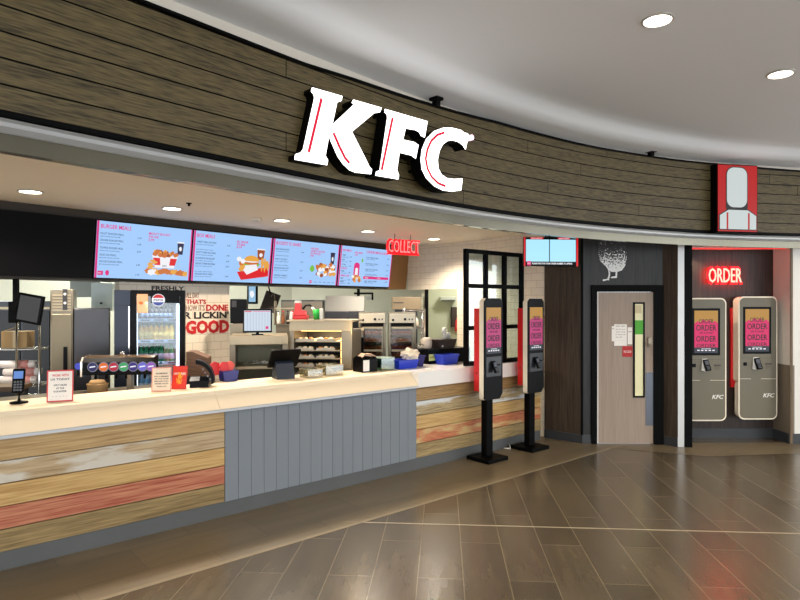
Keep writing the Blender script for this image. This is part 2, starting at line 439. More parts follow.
# ---- walls as upright slabs along a plan line
def wall(name, a, b, z0, z1, m, th=.1, kind='structure', uv=True, mb=None, side=1):
    """front face from a to b (left to right seen from the camera), thickness away from the camera"""
    own = mb is None; mb = mb or MB()
    a = Vector(a); b = Vector(b); t = (b-a).normalized(); nb = Vector((-t.y, t.x))*th*side
    q = [(a.x, a.y), (b.x, b.y), ((b+nb).x, (b+nb).y), ((a+nb).x, (a+nb).y)]
    vs = [(x, y, z0) for x, y in q]+[(x, y, z1) for x, y in q]
    fs = [(0, 1, 5, 4), (1, 2, 6, 5), (2, 3, 7, 6), (3, 0, 4, 7), (3, 2, 1, 0), (4, 5, 6, 7)]
    base = len(mb.f)
    mb.add(vs, fs, m)
    if uv:
        l = (b-a).length; h = [(0, z0), (l, z0), (l, z1), (0, z1)]
        mb.uv[base] = h
        for k in range(1, 6): mb.uv[base+k] = [(0, z0), (th, z0), (th, z1), (0, z1)]
    if own: return mb.build(name, kind=kind)
tiles = tile_mat('cream_brick_tiles', (226, 214, 192), (186, 172, 148), .2, .1, rough=.3, var=.02, mortar=.003)
tiles2 = tile_mat('cream_brick_tiles_text_wall', (222, 210, 190), (178, 166, 146), .2, .1, rough=.3, var=.02, mortar=.003)
W0 = (.13, 10.22); Wp = (.898, 9.45); W1 = (1.13, 9.22); W2 = (1.93, 8.03)
mb = MB()
wall('', W0, Wp, 2.02, ZC, tiles, mb=mb); wall('', Wp, W1, 0, ZC, tiles, mb=mb); wall('', W1, W2, 0, ZC, tiles, mb=mb)
mb.build('wall_side', kind='structure')
cream = mat('kitchen_wall_cream', (196, 192, 176), .6, var=.03, vscale=1)
green = mat('store_wall_green', (196, 198, 172), .6, var=.02, vscale=1)
mb = MB(); wall('', (-8.6, 5.5), (-4.3, 9.3), 0, ZC, cream, uv=False, mb=mb); wall('', (-4.3, 9.3), (-2.2, 12.2), 0, ZC, cream, uv=False, mb=mb); wall('', (-2.2, 12.2), (3.0, 12.2), 0, ZC, cream, uv=False, mb=mb)
mb.build('wall_back', kind='structure')
mb = MB(); wall('', (.50, 11.2), (2.2, 11.2), 0, ZC, green, uv=False, mb=mb); wall('', (.42, 10.05), (.50, 11.2), 0, ZC, green, uv=False, mb=mb, th=.06); wall('', (2.2, 11.2), (2.25, 9.0), 0, ZC, green, uv=False, mb=mb)
mb.build('wall_far', kind='structure')
mb = MB(); wall('', (-8.7, -1.2), (-8.6, 5.5), 0, ZC, cream, uv=False, mb=mb)
mb.build('wall_left', kind='structure')
# tiled wall that carries the lettering
s0, s1 = .36, online(229.5, B(0, .22).xy, BU)
mb = MB(); a = B(s0, .22); b = B(s1, .22); wall('', a.xy, b.xy, 0, 2.72, tiles2, mb=mb); mb.build('wall_middle', kind='structure')
# dark wood walls
dwood = wood('dark_wood_boards', ((40, 31, 24), (70, 58, 46)), 1.3, .4, axis='z')
dwood2 = wood('charcoal_wood_boards', ((25, 25, 24), (44, 43, 41)), 1.3, .4, axis='z')
redwood = wood('alcove_wood_boards', ((34, 25, 21), (60, 47, 40)), 1.1, .4, axis='z')
D0 = (1.93, 8.0); D1 = (2.325, 7.66); D2 = (3.37, 7.62)
mb = MB(); wall('', D0, D1, 0, ZC, dwood, uv=False, mb=mb)
L = (Vector(D1)-Vector(D0)).length
mb.build('wall_centre', kind='structure')
mb = MB()
xdl = 197/F*7.64; xdr = 255/F*7.62   # door leaf 597..655
fl_, fr_ = 2.435, 3.335              # frame outer
wall('', D1, (fl_, 7.656), 0, ZC, dwood2, uv=False, mb=mb)
wall('', (fl_, 7.656), (fr_, 7.62), 2.02, ZC, dwood2, uv=False, mb=mb)
wall('', (fr_, 7.62), (3.46, 7.47), 0, ZC, dwood, uv=False, mb=mb)
mb.build('wall_main', kind='structure')
mb = MB(); wall('', (3.46, 7.47), (3.53, 7.45), 0, ZC, mat('aluminium_white', (205, 205, 203), .35, .3), uv=False, mb=mb, th=.04)
mb.build('trim_5', kind='structure')
mb = MB(); wall('', (3.53, 7.44), (3.625, 7.44), 0, ZC, BLACKM, uv=False, mb=mb, th=.55)
mb.build('trim_9', kind='structure')
mb = MB(); wall('', (3.6, 7.97), (4.97, 7.97), 0, ZC, redwood, uv=False, mb=mb)
mb.build('wall_rear', kind='structure')
mb = MB()
lw = mat('alcove_side_white', (215, 210, 200), .5); tw2 = mat('alcove_side_taupe', (120, 108, 92), .5)
sd = ((4.957, 7.97), (4.957, 7.63))
wall('', sd[0], sd[1], 1.0, ZC, lw, uv=False, mb=mb, th=.06); wall('', sd[0], sd[1], 0, 1.0, tw2, uv=False, mb=mb, th=.06)
mb.build('wall_outer', kind='structure')
mb = MB(); wall('', (4.958, 7.62), (4.99, 7.62), 0, ZC, wood('edge_wood', ((84, 70, 54), (116, 98, 76)), 1.3, .5, axis='z'), uv=False, mb=mb, th=.02)
mb.build('trim_6', kind='structure')
mb = MB(); wall('', (4.99, 7.64), (11, 7.64), 0, ZC, mat('white_pillar', (216, 212, 204), .5), uv=False, mb=mb)
mb.build('wall_right', kind='structure')
mb = MB(); mb.box(3.6, 4.99, 7.56, 8.0, 2.50, 2.56, mat('alcove_ceiling_white', (220, 205, 195), .6)); mb.build('ceiling_low', kind='structure')
LEDR = screen('red_led', (255, 50, 50), 1.6)
# skirtings
sk = mat('skirting_slate', (46, 48, 50), .35, var=.12)
def skirt(name, segs, h=.11, th=.012):
    mb = MB()
    for a, b in segs:
        a = Vector(a); b = Vector(b); t = (b-a).normalized(); f = Vector((t.y, -t.x))*th
        mb.prism_xy([(a+f)[:], (b+f)[:], b[:], a[:]], 0, h, sk)
    mb.build(name, kind='structure')
skirt('baseboard_left', [(D0, D1), (D1, (fl_, 7.656))])
skirt('baseboard_middle', [((fr_, 7.62), (3.46, 7.47))])
skirt('baseboard_right', [((3.625, 7.97), (4.957, 7.97)), ((4.957, 7.97), (4.957, 7.63)), ((4.99, 7.64), (11, 7.64))], .13)
# dark corner strip between the wood walls
mb = MB(); wall('', (2.305, 7.652), (2.335, 7.645), 0.11, ZC, BLACKM, uv=False, mb=mb, th=.015); mb.build('trim_7', kind='structure')

# ---- door
dr = thing('door_1', '', '', (fl_, 7.65, 0), math.atan2(-.036, .9)); del dr['label']; del dr['category']; dr['kind'] = 'structure'
fw = fr_-fl_
mb = MB(); 
mb.box(0, .07, -.03, .1, 0, 2.02, BLACKM); mb.box(fw-.115, fw, -.03, .1, 0, 2.02, BLACKM); mb.box(.07, fw-.115, -.03, .1, 1.935, 2.02, BLACKM)
mb.build('door_frame', dr)
lm = wood('door_laminate', ((142, 125, 110), (154, 137, 122)), 1.0, .45, axis='z')
dl0, dl1 = .078, fw-.118
mb = MB(); mb.box(dl0, dl1, .0, .045, .008, 1.932, lm, bev=.003); leaf = mb.build('door_leaf', dr)
mb = MB(); mb.box(dl0-.006, dl0+.012, -.012, -.002, .01, 1.93, mat('white_edge', (215, 213, 208), .4)); mb.build('edge_strip', dr)
vx0, vx1 = .078+.44*1.0, 0
kx = lambda px: (px-597)/58*(dl1-dl0)+dl0
kz = lambda py: (443.5-py)/151.5*1.93
mb = MB(); x0, x1, z0, z1 = kx(634), kx(646), kz(397), kz(302)
f_ = .022
mb.box(x0, x1, -.014, -.001, z0, z0+f_, BLACK); mb.box(x0, x1, -.014, -.001, z1-f_, z1, BLACK); mb.box(x0, x0+f_, -.014, -.001, z0+f_, z1-f_, BLACK); mb.box(x1-f_, x1, -.014, -.001, z0+f_, z1-f_, BLACK)
vf = mb.build('vision_frame', dr)
mb = MB(); mb.box(x0+f_, x1-f_, -.007, -.003, z0+f_, z1-f_, mat('frosted_pane', (222, 214, 168), .25)); mb.build('vision_pane', dr)
mb = MB(); mb.box(x0+f_, x1-f_, -.010, -.0075, kz(334), kz(320), mat('green_notice', (74, 160, 44), .6)); mb.box(x0+f_, x1-f_-.02, -.010, -.0075, kz(313), kz(305), mat('buff_notice', (196, 180, 140), .6)); mb.build('window_notice', dr, label='green and buff notices in the vision panel')
mb = MB(); mb.box(kx(649), kx(653), -.03, 0, kz(346), kz(337), STEEL, bev=.004); mb.tube([(kx(651), -.02, kz(344)), (kx(651), -.05, kz(344)), (kx(647.5), -.055, kz(344))], .009, STEEL); mb.build('door_handle', dr)
mb = MB(); mb.box(kx(647), dl1, -.003, 0, kz(425), kz(372), mat('push_plate', (92, 96, 104), .3, .6)); mb.build('push_plate', dr)
def on_door(x, z): return dr.matrix_basis @ Vector((x, 0, z))
def paper_on_door(name, label, cat, xa, xb, ya, yb, y, lines, base=PAPER, ink=INK):
    mb = MB(); w = kx(xb)-kx(xa); h = kz(ya)-kz(yb)
    t = thing(name, label, cat, dr.matrix_basis @ Vector((kx(xa), y, kz(yb))), dr.rotation_euler[2])
    mb.box(0, w, 0, .002, 0, h, base); mb.build('sheet', t)
    mb = MB()
    for s_, x_, z_, hh, ww in lines: mb.text(s_, x_*w, z_*h, hh*h, ink, y=-.0004, w=ww*w, depth=.0008)
    mb.build('printing', t)
dr_bpy = bpy.context.view_layer.update()
paper_on_door('notice_sheet', 'small white notice half hidden behind the opening times sheet on the door', 'notice', 612, 617, 326, 341, -.004, [('NOTICE', .1, .8, .08, .5)])
paper_on_door('opening_times_sheet', 'white printed timetable sheet taped to the brown door', 'notice', 614.5, 627.5, 324, 345.5, -.008, [('STAFF ONLY', .12, .88, .06, .75), ('MON  10:00  TUE  10:00', .12, .74, .045, .75), ('WED 10:00  THU 10:00', .12, .62, .045, .75), ('FRI   10:00  SAT  10:00', .12, .5, .045, .75), ('SUN  11:00  - - - -', .12, .38, .045, .75), ('- - - - - - - -', .12, .24, .045, .75)])
paper_on_door('white_slip', 'narrow white slip between the timetable and the door window', 'notice', 628.5, 633.2, 327, 344, -.004, [('PUSH', .15, .7, .08, .7)])
paper_on_door('red_notice', 'red notice with white line of print low on the brown door', 'notice', 623, 633.4, 345.8, 356.5, -.006, [('FIRE DOOR', .12, .38, .2, .76)], mat('red_notice_paper', (178, 34, 34), .6), PAPER)

# ---- bulkhead that carries the menu screens
BT = math.radians(7.5)
mb = MB()
tan = mat('tan_bulkhead', (142, 104, 62), .6, var=.06, vscale=2)
sb0, sb1 = -3.2, 5.16
def bulk(s0, s1, m, y0=.055, th=.5, z0=2.03, z1=ZC):
    # profile leaning to the customer at the top
    k = math.tan(BT)
    pr = [(y0, z0), (y0-(z1-z0)*k, z1), (th, z1), (th, z0)]
    vs = []
    for s_ in (s0, s1):
        for d, z in pr: vs.append(B(s_, d, z))
    mb.add(vs, [(0, 1, 2, 3), (7, 6, 5, 4), (0, 4, 5, 1), (1, 5, 6, 2), (2, 6, 7, 3), (3, 7, 4, 0)], m)
bulk(sb0, 4.69, mat('dark_brown_bulkhead', (44, 36, 28), .6, var=.08)); bulk(4.69, sb1, tan)
mb.build('wall_upper', kind='structure')

# ================================================================ FASCIA SIGN
pa = Vector((-.83, 4.0)); pb = Vector((.62, 5.36))
tt = (pb-pa).normalized(); nn = Vector((tt.y, -tt.x))
so = pa+nn*.20
syaw = math.atan2(tt.y, tt.x)
SM = Matrix.Translation((so.x, so.y, 0)) @ Matrix.Rotation(syaw, 4, 'Z')
def on_sign(px, py):
    r = (px-400)/F; s_ = online(px, so, tt); Z = so.y+s_*tt.y
    return (s_, CAMH+(HZ-py)/F*Z)
def tr(pts, ox, oy, k): return [on_sign(ox+x/k, oy+y/k) for x, y in pts]
signface = screen('sign_face_white', (255, 252, 248), 3.2)
signred = screen('sign_inline_red', (214, 22, 58), 1.2)
K1 = tr([(112,37),(262,80),(258,104),(236,112),(212,225),(322,122),(312,112),(318,98),(458,138),(452,160),(422,165),(310,258),(382,400),(396,430),(410,448),(407,470),(330,462),(300,450),(268,420),(240,380),(205,300),(197,272),(178,378),(190,400),(187,425),(25,397),(29,370),(55,362),(68,345),(124,90),(122,72),(108,55)], 290, 80, 5)
F1 = tr([(88,80),(330,150),(314,242),(295,232),(285,212),(265,200),(205,190),(190,255),(250,268),(278,285),(263,362),(240,345),(170,328),(155,430),(166,455),(163,482),(35,460),(38,438),(58,430),(102,130),(100,110),(86,98)], 370, 95, 5.72)
C1 = tr([(565,225),(548,310),(535,288),(510,268),(475,258),(445,262),(415,285),(398,320),(388,370),(392,420),(410,455),(440,475),(480,480),(530,478),(522,545),(470,552),(420,545),(370,520),(325,475),(300,425),(293,370),(300,310),(325,250),(370,205),(420,187),(470,187),(520,200),(540,215),(552,218)], 370, 95, 5.72)
sign = thing('illuminated_sign', 'large glowing white KFC letters on the curved brown wood fascia', 'sign', (so.x, so.y, 0), syaw)
for pts, nm in ((K1, 'letter'), (F1, 'letter'), (C1, 'letter')):
    n = len(pts)
    mb = MB(); mb.prism_xz(pts, 0, .008, signface)
    f = mb.build('letter_face', sign)
    mb = MB(); mb.prism_xz(pts, .009, .125, BLACKM); mb.build('letter_return', f)
    cx = sum(p[0] for p in pts)/n; cz = sum(p[1] for p in pts)/n
    for i in (0, n//3, 2*n//3):
        mb = MB(); q = pts[i]; mb.tube([(q[0]*.9+cx*.1, .125, q[1]*.9+cz*.1), (q[0]*.9+cx*.1, .21, q[1]*.9+cz*.1)], .012, BLACKM); mb.build('standoff', f)
def stroke(pts, w):
    mb = MB()
    ps = [Vector(p) for p in pts]; L_ = []; R_ = []
    for i, p in enumerate(ps):
        t = (ps[min(i+1, len(ps)-1)]-ps[max(i-1, 0)]).normalized(); q = Vector((-t.y, t.x))*w/2
        L_.append(p+q); R_.append(p-q)
    for i in range(len(ps)-1):
        mb.prism_xz([L_[i][:], L_[i+1][:], R_[i+1][:], R_[i][:]], -.003, .0005, signred)
    mb.build('red_inline', sign)
stroke(tr([(157, 92), (93, 362)], 290, 80, 5), .021)
stroke(tr([(217, 264), (245, 330), (275, 390), (297, 416)], 290, 80, 5), .021)
stroke(tr([(129, 130), (66, 430)], 370, 95, 5.72), .021)
stroke(tr([(425, 215), (385, 228), (350, 262), (328, 310), (318, 365), (328, 420), (352, 468), (390, 505), (432, 522)], 370, 95, 5.72), .021)
mb = MB(); c0 = on_sign(472.3, 137.3); mb.disc_y(c0[0], c0[1], .024, 0, .05, screen('pinkish_white', (255, 215, 235), 1.6)); mb.build('small_disc', sign)
# sign brackets between fascia and ceiling
def bracket(px, label):
    i = min(range(len(FCV)), key=lambda i: abs((FCV[i].x/FCV[i].y if FCV[i].y > .5 else -9)-(px-400)/F))
    t = (FCV[i+1]-FCV[i-1]).normalized()
    b_ = thing('ceiling_bracket', label, 'bracket', (FCV[i].x, FCV[i].y, ztop(FCV[i].x)+.02), math.atan2(t.y, t.x))
    mb = MB(); mb.box(-.025, .025, -.06, -.01, -.02, .05, BLACKM); mb.build('arm', b_)
    mb = MB(); mb.box(-.05, .03, -.09, .0, .028, .05, BLACKM); mb.build('plate', b_)
bracket(434, 'small black bracket on top of the fascia above the glowing letter C')
bracket(651, 'small black bracket on top of the fascia left of the red box sign')

# ---- red box sign at the right
fl3 = P(718, 0, 7.08); 
byaw = math.radians(11)
bs = thing('box_sign', 'square red lightbox sign projecting from the fascia above the order alcove', 'sign', (fl3.x, fl3.y, 0), byaw)
bw = .535; bz0 = CAMH+(HZ-231.5)/F*7.1; bz1 = CAMH+(HZ-164.5)/F*7.1
mb = MB(); mb.box(-.01, bw+.01, .008, .30, bz0-.01, bz1+.01, BLACKM, bev=.004); mb.build('casing', bs)
mb = MB(); mb.box(.004, bw-.004, 0, .007, bz0+.004, bz1-.004, screen('box_sign_red', (186, 30, 30), .95)); mb.build('red_face', bs)
# plain white upright panel and base on the red face
bwm = screen('box_sign_white', (205, 214, 212), .95); bdm = mat('box_sign_line', (20, 18, 20), .5)
mb = MB()
def rr(x0, x1, z0, z1, r, n=6):
    pts = []
    for cx, cz, a0 in ((x1-r, z1-r, 0), (x0+r, z1-r, PI/2), (x0+r, z0+r, PI), (x1-r, z0+r, 1.5*PI)):
        for i in range(n+1): a = a0+PI/2*i/n; pts.append((cx+r*math.cos(a), cz+r*math.sin(a)))
    return pts
hgt = bz1-bz0
mb.prism_xz([(.012, bz0+.02), (.523, bz0+.02), (.523, bz0+.20), (.40, bz0+.27), (.135, bz0+.27), (.012, bz0+.20)], -.004, 0, bdm)
mb.prism_xz(rr(.105, .40, bz0+.20, bz1-.02, .1), -.004, 0, bdm)
mb.prism_xz([(.022, bz0+.03), (.513, bz0+.03), (.513, bz0+.192), (.396, bz0+.258), (.139, bz0+.258), (.022, bz0+.192)], -.007, -.0035, bwm)
mb.prism_xz(rr(.117, .388, bz0+.29, bz1-.032, .09), -.007, -.0035, bwm)
for x in (.11, .40): mb.box(x, x+.022, -.009, -.006, bz0+.03, bz0+.225, screen('box_sign_red2', (186, 30, 30), .95))
mb.build('plain_white_emblem', bs)

# ================================================================ COUNTER
ct = thing('service_counter', 'long cream-topped service counter with wood plank and grey panelled front', 'counter', (*CP, 0), CY)
S0, SA, SB_, S1 = -2.0, online(225, CP, CU), online(416.5, CP, CU), online(541, CP, CU)
plankm = {
 0: wood('plank_olive', ((96, 78, 48), (146, 124, 84)), 1.4, .5, axis='x'),
 1: wood('plank_red', ((140, 62, 46), (180, 122, 92)), 1.3, .5, axis='x'),
 2: wood('plank_yellow', ((156, 118, 66), (192, 160, 106)), 1.2, .5, axis='x'),
 3: wood('plank_washed', ((136, 112, 78), (180, 158, 124)), 1.2, .5, axis='x', wash=(190, 182, 168)),
 4: wood('plank_tan', ((142, 112, 72), (182, 152, 106)), 1.1, .5, axis='x')}
plankR = {
 0: wood('plank_olive_right', ((110, 92, 60), (160, 138, 96)), 2.2, .5, axis='x'),
 1: wood('plank_rust_right', ((150, 60, 44), (186, 124, 84)), 2.6, .5, axis='x', wash=(186, 160, 110)),
 2: plankm[2], 3: wood('plank_washed_right', ((116, 96, 66), (176, 156, 116)), 2.4, .5, axis='x', wash=(196, 198, 196)),
 4: wood('plank_brown_right', ((116, 88, 52), (160, 130, 86)), 2.0, .5, axis='x')}
KH = .125; CT = .885; ph = (CT-KH)/5
mb = MB(); mb.box(S0, S1, .03, .55, 0, CT, DARK); mb.build('carcass', ct)
mb = MB(); mb.box(S0, S1, .012, .03, 0, KH, mat('kick_slate', (78, 80, 80), .4, var=.15, vscale=3)); mb.build('kickboard', ct)
for r in range(5):
    z0 = KH+r*ph+.003; z1 = KH+(r+1)*ph-.003
    mb = MB(); mb.box(S0, SA-.002, .004, .029, z0, z1, plankm[r], bev=.002); mb.build('cladding_plank', ct)
    mb = MB(); mb.box(SB_+.002, S1, .004, .029, z0, z1, plankR[r], bev=.002); mb.build('cladding_plank', ct)
grey = mat('grey_tongue_panel', (112, 118, 124), .5, var=.05, vscale=6, stretch=(3, 1, .4))
mb = MB(); nb_ = 18; bw_ = (SB_-SA)/nb_
for i in range(nb_): mb.box(SA+i*bw_+.0013, SA+(i+1)*bw_-.0013, .0, .029, KH+.001, CT, grey, bev=.002)
mb.build('tongue_panel', ct)
# slanted apron and worktop (left), upright apron (right)
mb = MB()
sj = online(219, CP, CU)
for a_, b_ in ((S0, sj-.0015), (sj+.0015, SB_)):
    mb.prism_yz([(-.03, CT+.024), (.075, 1.02), (.09, ZT), (.62, ZT), (.62, ZT-.04), (.12, ZT-.04), (.0, CT+.002), (.0, CT+.024)], a_, b_, BEIGE)
mb.build('worktop', ct)
mb = MB(); mb.box(S0, SB_, -.032, .03, CT, CT+.022, mat('apron_edge_grey', (186, 188, 190), .35)); mb.build('apron_edge', ct)
mb = MB(); mb.box(SB_+.001, S1, -.03, .0, CT, ZT, WTOP); mb.box(SB_+.001, S1, .0, .62, ZT-.04, ZT, WTOP); mb.box(SB_+.001, SB_+.02, .0, .12, CT, ZT-.04, WTOP); mb.build('hatch_worktop', ct, label='upright-fronted worktop section, cooler light put into its white colour')

# ---- black window grid standing on the counter
sg0, sg1 = online(470, CP, CU)+.0, online(525, CP, CU)+.06
GD = .06
g0 = W(sg0, GD, ZT); gw = sg1-sg0
gs = thing('black_grid_screen', 'black metal grid screen with clear panes standing on the counter end', 'screen partition', g0, CY)
zg = 2.43-ZT
mb = MB(); bx = .05
xs = [0, gw/3-.02, 2*gw/3-.03, gw-bx]
for x in xs: mb.box(x, x+bx, 0, .05, 0, zg, BLACKM, bev=.003)
for z in (0, zg-.46*2-.04, zg-.46, zg-bx): mb.box(0, gw, .002, .048, z, z+bx, BLACKM, bev=.003)
mb.build('grid_frame', gs)
for i in range(3):
    for z0, z1 in ((.05, zg-.96), (zg-.91, zg-.46), (zg-.41, zg-bx)):
        mb = MB(); mb.box(xs[i]+bx, xs[i+1], .022, .028, z0, z1, GLASS); mb.build('glass_pane', gs)

# ================================================================ MENU SCREENS
SB = screen('menu_blue', (158, 198, 246), 1.05); SP = screen('menu_pink', (225, 30, 125), 1.0); SK = screen('menu_ink', (52, 66, 100), .9)
SR = screen('menu_red', (222, 28, 38), 1.0); SW = screen('menu_white', (240, 240, 245), 1.0); SO = screen('food_orange', (205, 112, 48), 1.0)
SG = screen('food_gold', (232, 166, 70), 1.0); SGR = screen('food_green', (120, 190, 70), 1.0); SD = screen('food_dark', (40, 34, 70), 1.0); SBR = screen('food_brown', (160, 76, 36), 1.0)
MW, MH = 1.145, .60
Z0B = 2.058
offscr = mat('black_screen_glass', (3, 3, 4), .5, spec=.08)
def menu(i, label, lit=True):
    s_, ws = {0:(0,1.085),1:(1.111,1.135),2:(2.276,1.20),3:(3.51,1.158),-1:(-1.17,1.14),-2:(-2.34,1.14)}[i]
    m_ = thing('menu_screen', label, 'menu screen', B(s_, -.0, Z0B), BY, group=None, tilt=BT)
    m_.scale = (ws/1.145, 1, 1)
    mb = MB(); mb.box(-.01, MW+.011, .006, .05, -.012, MH+.012, BLACK, bev=.004); mb.build('bezel', m_)
    if not lit:
        mb = MB(); mb.box(.0, MW, .0, .006, .0, MH, offscr); mb.build('dark_display', m_)
    return m_
def blob(mb, cx, cz, rx, rz, m, y=-.002, n=14, jit=.12, th=.001):
    mb.prism_xz([(cx+rx*(1+random.uniform(-jit, jit))*math.cos(2*PI*k/n), cz+rz*(1+random.uniform(-jit, jit))*math.sin(2*PI*k/n)) for k in range(n)], y, y+th, m)
class PicMB:
    """collects one picture element at a time and links it under the display"""
    def __init__(s, par): s.par = par
    def part(s, name, fn): mb = MB(); fn(mb); mb.build(name, s.par)
def burger(mb, cx, cz, k):
    blob(mb, cx, cz-.32*k, .9*k, .22*k, SG, -.0015, jit=.03); blob(mb, cx, cz-.18*k, .98*k, .15*k, SGR, -.002, jit=.1); blob(mb, cx, cz-.02*k, .95*k, .2*k, SO, -.0025, jit=.08); blob(mb, cx, cz+.1*k, .85*k, .1*k, SW, -.003)
    mb.prism_xz([(cx+.9*k*math.cos(a), cz+.12*k+.55*k*math.sin(a)) for a in [PI*j/12 for j in range(13)]], -.0045, -.0035, SG)
def cup(mb, cx, cz, w, h, m1, m2):
    mb.prism_xz([(cx-w*.38, cz), (cx+w*.38, cz), (cx+w*.5, cz+h), (cx-w*.5, cz+h)], -.002, -.001, m1); mb.box(cx-w*.55, cx+w*.55, -.0026, -.0015, cz+h, cz+h*1.12, m2); blob(mb, cx, cz+h*.5, w*.22, h*.2, SW, -.003)
def bucket(mb, cx, cz, w, h):
    mb.prism_xz([(cx-w*.36, cz), (cx+w*.36, cz), (cx+w*.5, cz+h), (cx-w*.5, cz+h)], -.003, -.0015, SW)
    for a, b in ((-.46, -.2), (.2, .46)): mb.prism_xz([(cx+w*a*.85, cz+h*.22), (cx+w*b*.85, cz+h*.22), (cx+w*b, cz+h*.8), (cx+w*a, cz+h*.8)], -.004, -.003, SR)
    mb.text('KFC', cx, cz+h*.08, h*.16, SK, y=-.003, align='CENTER')
    for k in range(26):
        blob(mb, cx+random.uniform(-.42, .42)*w, cz+h*random.uniform(1.0, 1.35), w*.085, w*.075, random.choice([SO, SO, SG, SBR]), -.004-.0003*k, n=9, jit=.25)
def price_rows(mb, rows, x0, xw, xp):
    for z, t, sub, p in rows:
        mb.text(t, x0, z, .021, SK, w=xw*(.25+len(t)*.045) if len(t) < 17 else xw*1.0, depth=.001)
        if sub: mb.text(sub, x0, z-.026, .010, SK, w=xw*.85, depth=.001)
        if p: mb.text(p, xp, z-.02, .019, SK, w=.045, depth=.001)
def lit_menu(i, label, head, xs_head, rows, ttl, xt, wt, pic, bg=SB):
    m_ = menu(i, label)
    mb = MB(); mb.box(0, MW, .001, .006, 0, MH, bg); d = mb.build('display', m_)
    mb = MB(); mb.box(0, .022, -.001, .001, 0, MH, SP); mb.build('pink_border', d)
    mb = MB(); mb.box(MW-.014, MW, -.001, .001, 0, MH, SP); mb.build('pink_border', d)
    mb = MB()
    for t, x, z, h, w in head: mb.text(t, x, z, h, SP, w=w, depth=.001, bold=.012)
    for k, t in enumerate(ttl): mb.text(t, xt, MH-.10-.035*k, .026, SP, w=wt[k], depth=.001, bold=.01)
    mb.build('heading_text', d)
    for rw in rows:
        mb = MB(); price_rows(mb, [rw], *xs_head); mb.build('price_row', d)
    pic(PicMB(d))
    return m_
def pic1(P_):
    P_.part('bucket_picture', lambda mb: bucket(mb, .81, .135, .33, .14))
    P_.part('cup_picture', lambda mb: cup(mb, 1.0, .30, .085, .13, SD, SW))
    def f(mb):
        for k in range(8): blob(mb, .60+random.uniform(0, .09), .10+k*.016, .035, .014, SG, -.004-.0002*k, jit=.2)
        for k in range(16): blob(mb, .60+k*.032, .085+random.uniform(-.015, .02), .034, .03, random.choice([SO, SG, SW, SO]), -.006-.0002*k, jit=.25)
    P_.part('food_picture', f)
    def g(mb): mb.box(.03, .09, -.002, -.001, .03, .075, SP); mb.text('KFC', .037, .045, .014, SW, y=-.002, depth=.0008)
    P_.part('logo_print', g)
    P_.part('pink_spot', lambda mb: blob(mb, .135, .055, .022, .03, SP))
lit_menu(0, 'lit menu screen headed burger meals with chicken bucket picture', None and 0 or [('BURGER MEALS', .04, .525, .042, .34)], (.04, .26, .46),
 [(.46, 'FILLET BURGER MEAL', 'SERVED WITH REGULAR FRIES AND A DRINK', '5.79'), (.39, 'ZINGER BURGER MEAL', 'SERVED WITH REGULAR FRIES AND A DRINK', '5.99'), (.31, 'TOWER BURGER MEAL', 'SERVED WITH REGULAR FRIES', '6.99'), (.235, 'ADD EXTRAS', 'UPGRADE YOUR MEAL   ADD HOT WING   ADD DIP   ADD SIDE', None), (.165, 'VEGGIE BURGER MEAL', 'SERVED WITH REGULAR FRIES AND A DRINK', '6.49'), (.055, '', '', '1.99')], ['MIGHTY BUCKET', 'FOR ONE', '5.99'], .59, [.27, .12, .07], pic1)
def pic2(P_):
    def a(mb):
        mb.prism_xz([(.63, .13), (.70, .03), (1.12, .09), (1.12, .22), (.86, .17)], -.002, -.001, SR)
        mb.prism_xz([(.72, .16), (.78, .10), (.95, .17), (.92, .24), (.75, .22)], -.003, -.002, SW)
    P_.part('tray_picture', a)
    P_.part('burger_picture', lambda mb: burger(mb, .84, .26, .135))
    P_.part('cup_picture', lambda mb: cup(mb, .98, .30, .12, .13, SBR, SW))
    def f(mb):
        for k in range(14): blob(mb, 1.0+random.uniform(0, .11), .19+random.uniform(0, .09), .014, .05, SG, -.004-.0002*k, jit=.2)
    P_.part('fries_picture', f)
    def h(mb):
        for k in range(6): blob(mb, .64+random.uniform(0, .07), .17+k*.025, .038, .03, random.choice([SG, SW, SO]), -.004-.0002*k)
    P_.part('chicken_picture', h)
lit_menu(1, 'lit menu screen headed box meals with burger on a red tray', [('BOX MEALS', .04, .525, .042, .24)], (.04, .27, .46),
 [(.46, 'VARIETY MEAL BOX MEAL', 'REGULAR FRIES SIDE AND DRINK', '7.49'), (.40, '', 'GRAVY OR BEANS   UPGRADE   EXTRA DIP', None), (.335, 'FILLET TOWER BOX MEAL', 'ADD A HOT WING AND SIDE AND A DRINK', '7.99'), (.265, 'BONELESS BANQUET', 'FOUR PIECES FRIES AND SIDE', '6.99'), (.20, 'ZINGER TOWER BOX MEAL', 'ADD A HOT WING AND SIDE', '8.29'), (.135, '', 'GRAVY OR BEANS   UPGRADE   EXTRA DIP', None), (.075, 'VEGGIE BOX MEAL', 'SIDE AND DRINK', '7.49')], ['BIG ZINGER', 'BOX MEAL', '8.99'], .60, [.17, .13, .08], pic2)
def pic3(P_):
    def f(mb):
        for k in range(40): blob(mb, .70+random.uniform(0, .38), .18+random.uniform(-.04, .12), .034, .028, random.choice([SO, SG, SW, SO, SBR]), -.002-.0003*k, n=9, jit=.25)
    P_.part('food_picture', f)
    P_.part('green_spot', lambda mb: blob(mb, .66, .23, .04, .045, SGR, -.016))
    P_.part('cup_picture', lambda mb: cup(mb, 1.03, .31, .08, .15, SD, SD))
    def g(mb): mb.box(.64, .68, -.002, -.001, .02, .06, SP); mb.text('KFC', .642, .033, .012, SW, y=-.002, depth=.0008)
    P_.part('logo_print', g)
    for k in range(5): P_.part('price_print', lambda mb: mb.text('9.99', .73+k*.08, .03, .014, SK, y=-.0015, w=.045, depth=.001))
    P_.part('bucket_picture', lambda mb: bucket(mb, .87, .20, .13, .07))
